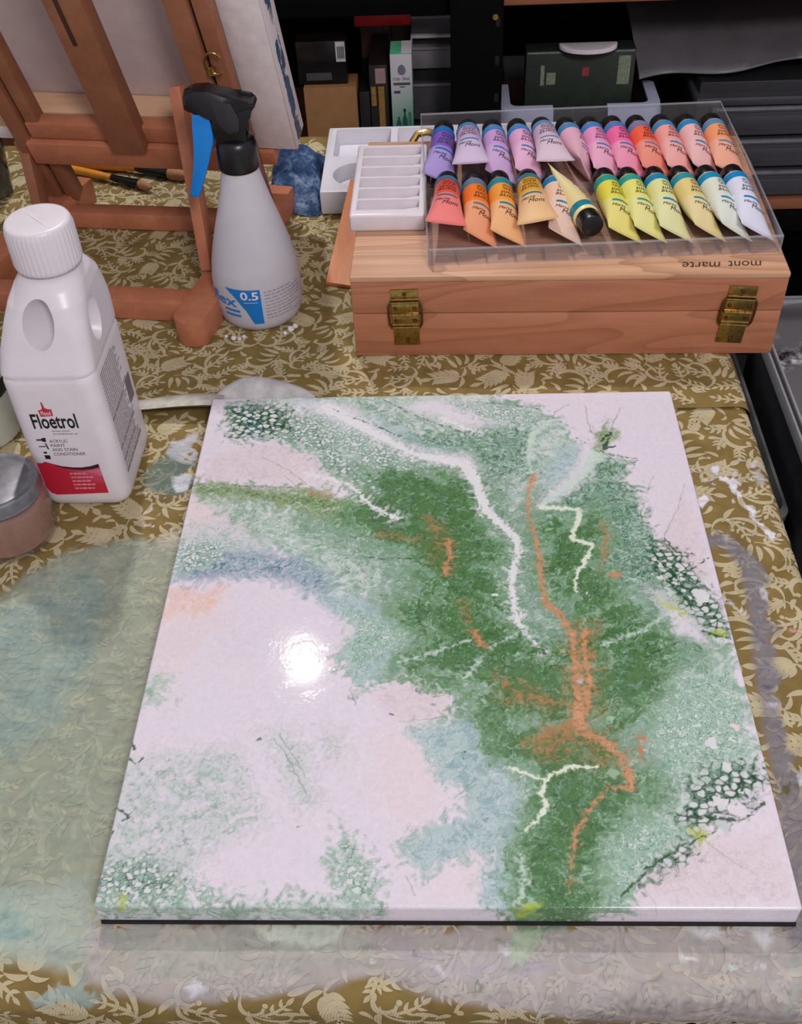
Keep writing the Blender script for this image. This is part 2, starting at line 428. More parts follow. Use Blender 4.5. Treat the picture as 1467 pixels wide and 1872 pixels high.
    for key, args in (('whitevein', dict(c=(222, 222, 224), soft=1.2, rag=1.8, feather=10, a=.96)),
                      ('palevein', dict(c=(196, 214, 202), soft=1.2, rag=1.4, feather=5, a=.8)),
                      ('creamvein', dict(c=(218, 226, 206), soft=.6, rag=1.0, feather=2, a=.96)),
                      ('orangesoft', dict(c=(172, 126, 84), soft=2.4, rag=3.0, feather=6, a=.65)),
                      ('orange', dict(c=(196, 140, 102), soft=1.3, rag=2.0, feather=4, a=.88)),
                      ('hair', dict(c=(120, 140, 122), soft=.28, a=.7)),
                      ('hairdark', dict(c=(48, 74, 52), soft=.5, rag=.9, a=.8, brk=1)),
                      ('drip', dict(c=(126, 150, 128), soft=.5, rag=.3, a=.85))):
        for pl in S[key]: line(pl, **args)
    for pl in S['orange']:
        k = near(pl, 8); q, arc, ds = line_d(x[k]+vx[k]*.42+wx[k]*.05, y[k]+vy[k]*.42+wy[k]*.05, pl)
        m = 1-ss(-2.5, .5, q); over((214, 164, 130), m*ss(.05, .4, curl2[k]+.5*fine[k])*.6, k); over((150, 104, 66), m*ss(.5, .95, rid[k])*.6, k)
    for pl in S['yellow']:
        k = near(pl, 12); d = poly_sd(X[k], Y[k], pl)+med[k]*6+fine[k]*3; over((176, 190, 62), (1-ss(-3, 3, d))*.75, k)
    for pl in S['twig']: line(pl, (30, 76, 40), .5, 1.0, .9)
    col *= (1+.05*fine+.03*med)[:, None]
    return np.clip(col, 0, 1)

# ------------------------------------------------------------------ shapes of the poured paint (millimetres on the canvas) and of the stains and one painted shade patch (millimetres on the cloth)
PAINT = {
 'sage': [[(-188.5,461.8),(-162.7,471.2),(-118.7,472.3),(-21.2,471.1),(46.4,467.6),(88.2,449.0),(105.2,426.4),(105.9,408.6),(118.5,397.8),(103.9,361.2),(81.7,328.7),(112.0,354.6),(128.7,387.3),(154.5,379.9),(144.6,353.9),(156.8,347.2),(156.8,316.3),(162.9,286.8),(178.7,258.7),(190.8,237.2),(197.6,201.7),(200.3,177.8),(197.6,137.5),(197.6,96.3),(188.4,77.0),(165.7,62.1),(145.7,40.6),(117.1,20.0),(97.8,-9.2),(36.7,-9.4),(28.1,6.6),(30.3,19.9),(29.2,33.6),(11.4,31.8),(-12.8,23.2),(-24.3,37.0),(-16.3,47.7),(13.6,58.6),(17.2,69.8),(0.5,85.2),(-9.9,105.1),(-17.2,126.0),(8.0,134.4),(4.6,152.0),(-25.1,165.9),(-58.1,152.4),(-72.9,180.3),(-60.8,204.5),(-82.3,232.8),(-100.8,262.7),(-137.5,294.6),(-176.6,328.6),(-198.3,340.3),(-201.1,357.8),(-162.7,357.0),(-107.9,346.2),(-45.1,316.9),(-82.2,358.6),(-111.9,392.8),(-141.9,414.6),(-170.2,415.3),(-185.4,422.9)],[(-66.2,51.3),(-55.8,44.1),(-35.1,18.1),(-37.7,3.2),(-61.5,4.7)],[(-201.5,10.0),(-152.4,6.1),(-79.0,6.3),(-34.8,8.1),(-34.1,-12.8),(-202.5,-13.5)],[(-204.0,158.0),(-190.4,162.5),(-187.5,146.6),(-200.5,140.0)]],
 'pink': [[(-188.4,394.6),(-155.6,411.4),(-112.8,403.3),(-68.6,355.1),(-108.8,355.9),(-163.1,360.3),(-201.8,362.4)],[(-201.2,344.8),(-169.9,344.2),(-124.8,337.0),(-78.6,302.5),(-43.7,275.9),(-102.8,285.4),(-155.8,303.8),(-197.3,307.5)],[(-46.8,147.9),(-32.5,161.3),(-6.4,161.1),(8.1,143.1),(-2.8,128.0),(-31.5,123.9)],[(118.6,30.2),(159.1,44.1),(198.3,47.7),(198.3,7.0),(108.6,3.6)],[(162.1,281.1),(192.2,340.2),(198.6,280.6),(194.6,237.1)]],
 'pink2': [[(-201.1,221.2),(-155.9,241.7),(-158.8,205.5),(-187.1,144.4),(-199.2,148.9)],[(-42.2,121.9),(-17.1,121.7),(3.8,81.3),(-16.3,47.7),(-39.9,62.4)],[(-3.2,23.2),(22.6,30.1),(25.0,6.6),(-3.2,6.5)],[(-210.7,348.3),(-179.3,347.6),(-174.8,316.2),(-200.0,310.6)]],
 'peach': [[(-202.9,242.3),(-162.6,246.1),(-163.6,224.9),(-200.2,216.1)]],
 'wash': [[(-205.4,97.7),(-179.4,101.7),(-133.6,105.6),(-121.8,81.6),(-110.0,55.0),(-134.7,38.8),(-154.7,19.6),(-151.8,2.8),(-204.3,1.1),(-204.9,55.1)],[(-115.7,120.1),(-99.5,120.0),(-82.9,93.3),(-77.3,66.2),(-87.3,64.3),(-101.8,89.4)],[(-209.8,101.8),(-188.5,93.6),(-187.9,55.1),(-204.9,55.1)],[(-77.8,117.8),(-65.0,113.6),(-65.7,97.2),(-76.5,101.3)],[(-203.3,160.3),(-189.0,164.8),(-186.7,142.2),(-200.5,140.0)],[(-204.3,310.7),(-140.0,315.6),(-77.9,290.7),(-67.9,262.2),(-127.5,280.0),(-200.6,264.1)]],
 'bluesage': [[(-22.4,119.6),(11.5,125.8),(32.7,121.5),(28.3,96.9),(48.1,81.2),(43.3,54.9),(38.5,26.7),(13.1,33.6),(-12.8,22.5),(-24.3,37.0),(-13.0,47.7),(13.6,58.6),(18.9,69.8),(-3.0,85.2)],[(-99.0,240.9),(-66.4,235.2),(-33.8,214.2),(-32.9,179.9),(-54.6,156.9),(-70.9,180.3),(-60.8,204.5)],[(22.4,23.3),(38.9,33.6),(40.0,-6.2),(21.6,-3.1)],[(-76.7,420.2),(-2.0,390.3),(16.1,389.9),(-49.0,434.0),(-118.2,466.1),(-137.3,462.7)],[(97.9,394.8),(121.1,401.2),(103.9,361.2),(84.9,342.4)]],
 'blue': [[(-199.3,252.0),(-198.8,278.2),(-153.3,285.0),(-118.9,278.7),(-84.3,262.5),(-74.7,239.6),(-98.8,238.3),(-133.2,256.6),(-165.4,251.5)]],
 'teal': [[(81.7,328.7),(111.7,351.4),(130.5,383.8),(154.1,376.6),(144.6,353.9),(157.6,344.1),(156.8,316.3),(164.1,281.1),(176.9,247.9),(155.6,237.6),(132.1,237.9),(121.4,265.0),(129.5,316.8)],[(-74.0,371.6),(-39.0,412.1),(-1.9,418.3),(72.5,423.6),(73.6,368.4),(42.5,369.1),(25.2,389.7),(-20.4,404.6)],[(115.3,227.8),(145.6,222.3),(166.9,187.6),(148.2,187.8)]],
 'white': [[(-117.6,459.9),(-78.7,455.8),(-48.6,419.5),(-11.1,393.9),(25.1,386.2),(33.4,362.7),(20.2,369.6),(-20.1,380.5),(-57.3,405.5),(-96.5,435.3)],[(-11.4,464.6),(36.4,454.1),(49.5,427.8),(26.1,424.8),(-1.9,436.5),(-30.5,452.2)],[(-166.7,463.5),(-117.8,462.2),(-96.5,435.3),(-115.6,435.8)],[(152.1,240.3),(175.6,216.9),(182.6,192.2),(164.7,197.2),(157.2,222.1)],[(128.6,408.0),(120.6,374.0),(93.3,339.0),(79.4,326.9),(103.9,361.2)]],
 'green': [[(-89.1,330.1),(-61.6,348.5),(-69.1,364.9),(-47.0,374.4),(-2.1,373.4),(26.8,362.8),(38.4,318.5),(49.1,277.3),(43.3,239.1),(53.2,203.3),(91.6,183.5),(92.6,155.8),(82.2,121.2),(53.4,113.0),(29.0,117.3),(22.8,147.4),(4.6,152.0),(-30.9,172.9),(-10.3,189.3),(-32.0,219.3),(-14.5,245.2),(-27.2,278.4),(-52.7,293.2),(-92.3,314.8)],[(81.1,320.7),(108.3,316.0),(121.7,323.0),(128.1,304.9),(120.8,259.5),(127.6,232.8),(148.0,212.2),(164.3,182.9),(145.1,142.2),(116.3,112.8),(96.3,121.1),(98.6,178.8),(94.3,212.8),(77.0,238.7),(73.7,276.9)],[(32.9,125.7),(69.0,134.0),(115.3,104.6),(129.1,92.6),(120.3,65.9),(100.7,40.6),(90.4,20.0),(83.1,-18.5),(37.8,-18.7),(43.5,30.1),(55.1,58.6),(51.7,85.0),(24.8,96.9),(32.5,117.3)]],
 'greenolive': [[(-201.4,359.8),(-171.6,356.5),(-135.1,351.2),(-90.4,349.1),(-71.6,329.7),(-92.4,316.0),(-142.4,337.3),(-201.2,344.8)],[(131.7,415.0),(142.4,429.1),(146.8,407.6),(133.1,387.2)]],
 'olive': [[(64.5,121.3),(86.5,129.6),(110.3,121.1),(117.2,92.7),(100.1,92.7),(66.2,96.8)],[(34.3,160.8),(70.4,151.5),(72.6,134.0),(40.8,142.9)],[(-2.3,307.1),(10.1,283.6),(5.7,255.7),(-6.5,283.8)],[(93.9,207.8),(109.2,207.6),(104.7,133.8),(82.6,125.4),(83.7,178.9)]],
 'speck': [[(158.7,159.8),(193.0,168.7),(196.7,133.3),(191.7,92.4),(165.9,80.9),(139.7,84.8),(134.8,120.9)],[(97.5,40.6),(129.1,58.5),(148.1,54.9),(124.4,26.8),(96.7,6.8)],[(-65.5,219.7),(-41.7,214.3),(-25.6,194.3),(-40.5,180.0),(-62.5,166.2)]],
 'web': [[(-186.6,458.7),(-156.9,463.3),(-136.6,455.1),(-124.1,425.0),(-152.0,420.6),(-177.1,414.0)],[(161.3,289.7),(176.3,280.9),(188.7,247.8),(199.5,221.6),(198.5,196.9),(184.4,201.9),(170.4,232.2),(155.6,264.5)],[(164.7,92.5),(192.5,96.3),(199.2,80.8),(178.1,58.5),(150.1,47.7),(141.6,54.9)],[(116.2,13.4),(124.9,30.2),(142.5,40.6),(146.4,35.4)]],
 'websmall': [[(-181.3,444.9),(-132.1,458.8),(-96.0,427.9),(-74.3,378.3),(-46.1,345.0),(-73.2,358.4),(-112.8,403.3),(-151.3,414.8),(-174.5,411.8)],[(-206.1,22.9),(-186.2,29.9),(-158.5,23.0),(-158.2,2.8),(-202.7,1.1)]],
 'webpale': [[(-127.2,458.6),(-48.3,412.3),(-20.3,397.6),(-2.1,376.7),(-55.9,371.2),(-95.0,413.5)],[(-205.6,292.8),(-162.8,292.1),(-168.0,269.3),(-199.6,258.6)],[(-62.6,47.7),(-38.2,16.4),(-41.0,6.4),(-60.0,6.4)],[(-206.8,33.4),(-154.7,19.6),(-123.6,6.2),(-202.7,1.1)],[(7.8,458.7),(74.1,449.3),(91.0,423.2),(45.0,431.6)]],
 'spine': [(79.5,460.6,0),(75.3,361.8,0),(68.5,324.0,0),(73.7,276.9,0),(74.6,233.5,0),(90.0,207.8,0),(94.1,178.8,0),(92.7,138.2,0),(105.8,112.8,0),(116.8,77.2,0),(82.8,54.9,0),(70.1,-12.4,0)],
 'whitevein': [[(-97.8,454.0,6.0),(-53.1,416.0,4.0),(-20.2,390.7,2.8),(20.4,377.6,5.0),(29.6,353.0,4.0),(35.6,324.6,3.6),(58.2,291.4,3.2),(58.2,277.1,2.4),(51.8,249.6,2.4),(52.4,223.4,2.4),(55.4,208.2,1.6),(69.1,184.7,0.4)],[(-109.9,369.1,1.5),(-73.1,355.2,1.53),(-54.2,329.4,1.6),(-33.0,314.9,1.6)],[(2.8,436.4,2.5),(21.4,423.5,2.0),(32.8,417.4,1.0)]],
 'palevein': [[(93.9,430.3,1.6),(78.7,412.8,2.55),(72.6,381.8,2.0),(75.3,361.8,0.5)],[(128.3,383.9,6.4),(112.7,361.0,3.6),(98.1,345.3,2.06),(79.4,326.9,2.8)],[(15.8,160.9,0.8),(35.4,188.8,0.3),(59.0,203.2,0.4)],[(-29.0,175.2,0.6),(-2.7,184.4,0.8),(20.3,193.8,0.4)],[(110.8,188.1,0.4),(142.8,202.3,1.2),(160.3,217.0,0.8)],[(45.3,33.6,0.4),(47.7,19.9,0.9),(43.6,3.4,0.9)]],
 'creamvein': [[(79.3,325.6,2.0),(109.0,323.2,1.6),(106.9,311.2,2.0),(99.6,290.7,1.6),(115.5,284.7,1.6),(107.6,268.0,1.6),(100.2,254.4,1.2),(97.8,237.3,0.4)],[(42.5,91.7,0.8),(58.5,85.0,1.2),(64.5,83.1,1.26),(79.5,92.0,1.6),(98.4,92.7,0.9)],[(64.5,83.1,1.26),(61.1,73.5,0.9),(63.2,66.0,1.2),(58.2,56.7,1.2),(50.1,47.7,0.6)]],
 'orange': [[(75.4,363.1,2.0),(70.1,342.6,1.5),(68.5,324.0,1.0),(73.7,276.9,1.5),(74.2,238.7,1.6),(76.2,228.2,2.4),(86.6,212.8,2.4),(91.9,195.5,2.0),(91.4,174.1,2.0),(90.7,151.4,2.4),(88.9,125.4,3.6),(93.9,114.9,2.1),(105.6,110.8,2.8),(114.5,98.6,2.1),(116.8,77.2,1.2),(101.7,77.2,0.8),(86.4,58.5,0.9),(80.4,47.7,0.8),(75.2,26.7,0.4),(72.8,10.0,0.3)],[(101.0,202.8,1.6),(98.3,183.5,1.6),(99.6,160.3,2.4),(94.0,133.9,2.4)],[(116.8,77.2,1.5),(116.9,90.7,1.8)],[(6.0,292.3,1.5),(8.0,277.9,1.6),(3.2,256.8,1.5)],[(124.1,253.0,0.82),(130.2,253.9,1.6)],[(24.3,201.1,1.2),(27.8,188.9,0.8)]],
 'orangesoft': [[(53.2,108.9,1.5),(71.4,119.2,3.2),(89.4,123.3,4.0)],[(15.3,229.0,0.8),(20.6,203.6,0.9),(33.3,184.1,0.8)],[(48.3,147.2,0.9),(69.7,142.7,1.6),(83.7,138.3,1.6)],[(124.6,310.9,0.8),(126.7,293.2,1.2),(118.8,259.5,0.8)],[(-48.8,299.0,1.0),(-19.1,292.7,1.2)],[(-10.8,319.4,1.2),(-2.3,298.3,1.2)],[(127.0,114.8,0.9),(126.5,98.6,1.2)],[(67.6,115.0,1.6),(59.7,102.8,1.6)],[(-107.9,346.2,0.8),(-90.0,342.7,1.53)],[(90.9,138.2,2.4),(81.6,115.0,2.0),(66.8,104.8,1.2)]],
 'hair': [[(-109.6,113.8,0.3),(-97.3,97.4,0.35),(-84.8,73.8,0.4)],[(112.2,453.6,0.3),(102.1,444.9,0.33),(91.7,431.8,0.4)],[(126.2,451.7,0.3),(126.3,429.5,0.35),(128.0,415.1,0.45)],[(171.5,359.8,0.25),(163.8,342.0,0.28)],[(195.1,349.6,0.2),(185.0,321.8,0.24),(169.9,292.5,0.37)],[(-148.5,390.2,0.24),(-123.8,372.7,0.3),(-108.8,355.9,0.4)],[(-27.9,126.0,0.18),(-2.8,129.3,0.24),(11.7,136.5,0.24),(13.6,143.1,0.3),(4.6,156.5,0.32),(-6.4,163.4,0.18)],[(7.1,69.8,0.27),(21.0,83.2,0.27)],[(155.6,42.4,0.18),(168.9,28.5,0.15),(181.2,20.1,0.12)],[(114.6,13.4,0.18),(119.4,3.6,0.18),(122.4,-7.5,0.15)],[(-107.9,346.2,0.2),(-127.7,366.1,0.25)],[(-106.5,118.0,0.36),(-85.7,85.4,0.24)],[(-22.3,19.8,0.24),(-15.8,8.1,0.24)],[(-156.6,309.8,0.3),(-102.3,279.6,0.32),(-68.7,276.2,0.28)],[(156.3,447.1,0.2),(143.1,414.7,0.56)],[(-52.1,184.9,0.28),(-61.8,152.5,0.28),(-57.4,139.1,0.4)]],
 'hairdark': [[(-97.8,454.0,0.5),(-53.5,426.8,0.6),(-29.7,411.9,0.56)],[(-50.1,464.2,0.4),(-20.8,440.7,0.6),(12.1,421.6,0.41),(34.9,410.3,0.5)],[(-201.1,357.8,0.4),(-167.0,355.8,0.45),(-108.4,351.3,0.3)],[(26.9,458.2,0.5),(64.8,453.4,0.61),(85.7,446.8,0.5)],[(115.0,408.3,0.4),(137.6,387.1,0.48),(161.4,381.1,0.56),(158.1,373.2,0.4)],[(-68.7,276.2,0.32),(-43.6,271.9,0.28),(-18.9,272.7,0.4)],[(-198.3,275.4,0.4),(-170.5,286.4,0.4)],[(71.4,165.1,0.24),(104.3,197.8,0.24)],[(139.4,178.4,0.56),(163.6,190.0,0.3),(183.5,197.0,0.32)]],
 'drip': [[(96.1,6.8,0.9),(91.7,-9.2,0.6)],[(31.0,0.1,0.6),(32.0,-12.6,0.6)],[(-34.6,3.2,0.6),(-37.3,-9.7,0.3)],[(-123.1,2.9,0.9),(-119.8,-10.0,0.6)],[(-168.4,6.1,0.9),(-165.4,-10.1,1.2)]],
 'yellow': [[(154.9,232.4),(172.6,221.9),(175.5,211.8),(161.1,222.1)],[(184.4,201.9),(198.5,196.9),(190.1,192.1)],[(150.4,49.5),(159.1,47.7),(156.9,40.6),(149.7,41.3)],[(45.1,1.8),(54.5,3.4),(53.6,-9.3),(44.4,-9.4)],[(-189.3,6.0),(-184.5,6.1),(-183.5,1.1),(-188.3,1.1)]],
 'twig': [[(-203.3,99.8,0.66),(-195.8,94.5,0.4),(-192.6,99.7,0.24)],[(-201.6,63.3,0.56),(-193.8,58.8,0.64),(-189.8,64.4,0.32)],[(-197.4,55.1,0.6),(-191.9,58.1,0.36)],[(-201.6,47.7,0.3),(-204.7,38.7,0.48)],[(-202.7,110.9,0.72),(-199.7,106.7,0.4)],[(169.5,289.6,0.6),(177.4,275.3,0.6),(188.5,274.0,0.4)],[(173.8,253.3,0.6),(189.1,261.2,0.48),(198.6,269.4,0.24)],[(165.1,248.1,0.8),(180.3,221.9,0.8),(193.8,211.6,0.42)],[(182.1,199.5,0.6),(200.7,193.0,0.32)],[(142.2,58.5,0.6),(161.4,56.7,1.2),(177.3,54.8,0.6),(187.8,58.5,0.3)],[(186.6,60.3,0.6),(195.4,66.5,0.9)],[(161.2,73.3,0.48),(177.0,69.5,0.36),(192.6,80.8,0.3)],[(117.6,23.4,0.6),(142.2,38.9,0.6),(163.0,47.7,0.3)],[(99.8,6.8,0.3),(117.1,20.0,0.6)],[(135.1,404.3,1.2),(144.4,414.7,1.0),(136.1,393.9,1.5),(145.5,397.1,1.0)],[(-184.8,452.6,0.76),(-158.7,436.9,1.0),(-134.0,428.9,0.75)],[(190.0,84.7,0.48),(199.0,80.0,0.48)],[(159.2,275.5,0.8),(168.8,258.8,0.8),(175.6,240.0,0.8)]],
 'spots': [(-14.9,152.1,1.6,(70,95,85)),(-14.9,152.1,1.04,(176,192,186)),(-7.9,141.0,1.2,(80,105,95)),(-7.9,141.0,0.8,(200,205,205)),(-31.7,131.2,1.04,(70,90,80)),(25.9,57.5,1.65,(60,92,88)),(25.9,57.5,1.26,(160,186,182)),(14.5,103.0,0.96,(80,110,105)),(15.5,99.0,0.54,(70,100,95)),(-137.0,55.0,0.3,(100,110,105)),(-87.8,50.6,0.66,(120,135,130)),(-120.4,113.8,0.64,(110,125,120)),(39.1,233.9,1.6,(200,220,205)),(29.7,315.6,1.5,(210,225,215)),(94.6,157.6,2.0,(176,190,190)),(188.9,120.7,3.3,(150,165,155)),(188.9,120.7,2.85,(222,206,208)),(172.7,108.4,3.9,(214,216,216)),(185.9,232.0,6.4,(214,214,216)),(196.1,245.0,3.2,(210,214,212)),(106.4,88.0,3.9,(150,176,140)),(125.3,102.6,2.0,(196,126,88)),(128.4,112.7,1.6,(196,126,88)),(132.2,253.9,2.0,(180,120,80)),(106.6,238.3,0.8,(210,220,210)),(160.0,253.5,2.0,(214,216,214)),(164.0,267.1,2.0,(214,216,214)),(170.2,242.7,1.2,(214,216,214)),(176.3,256.0,1.6,(214,216,214)),(178.2,92.5,2.7,(214,216,214)),(178.9,62.9,5.6,(220,212,218)),(170.0,67.7,4.0,(216,214,216)),(166.9,51.2,3.3,(190,200,198))],
}
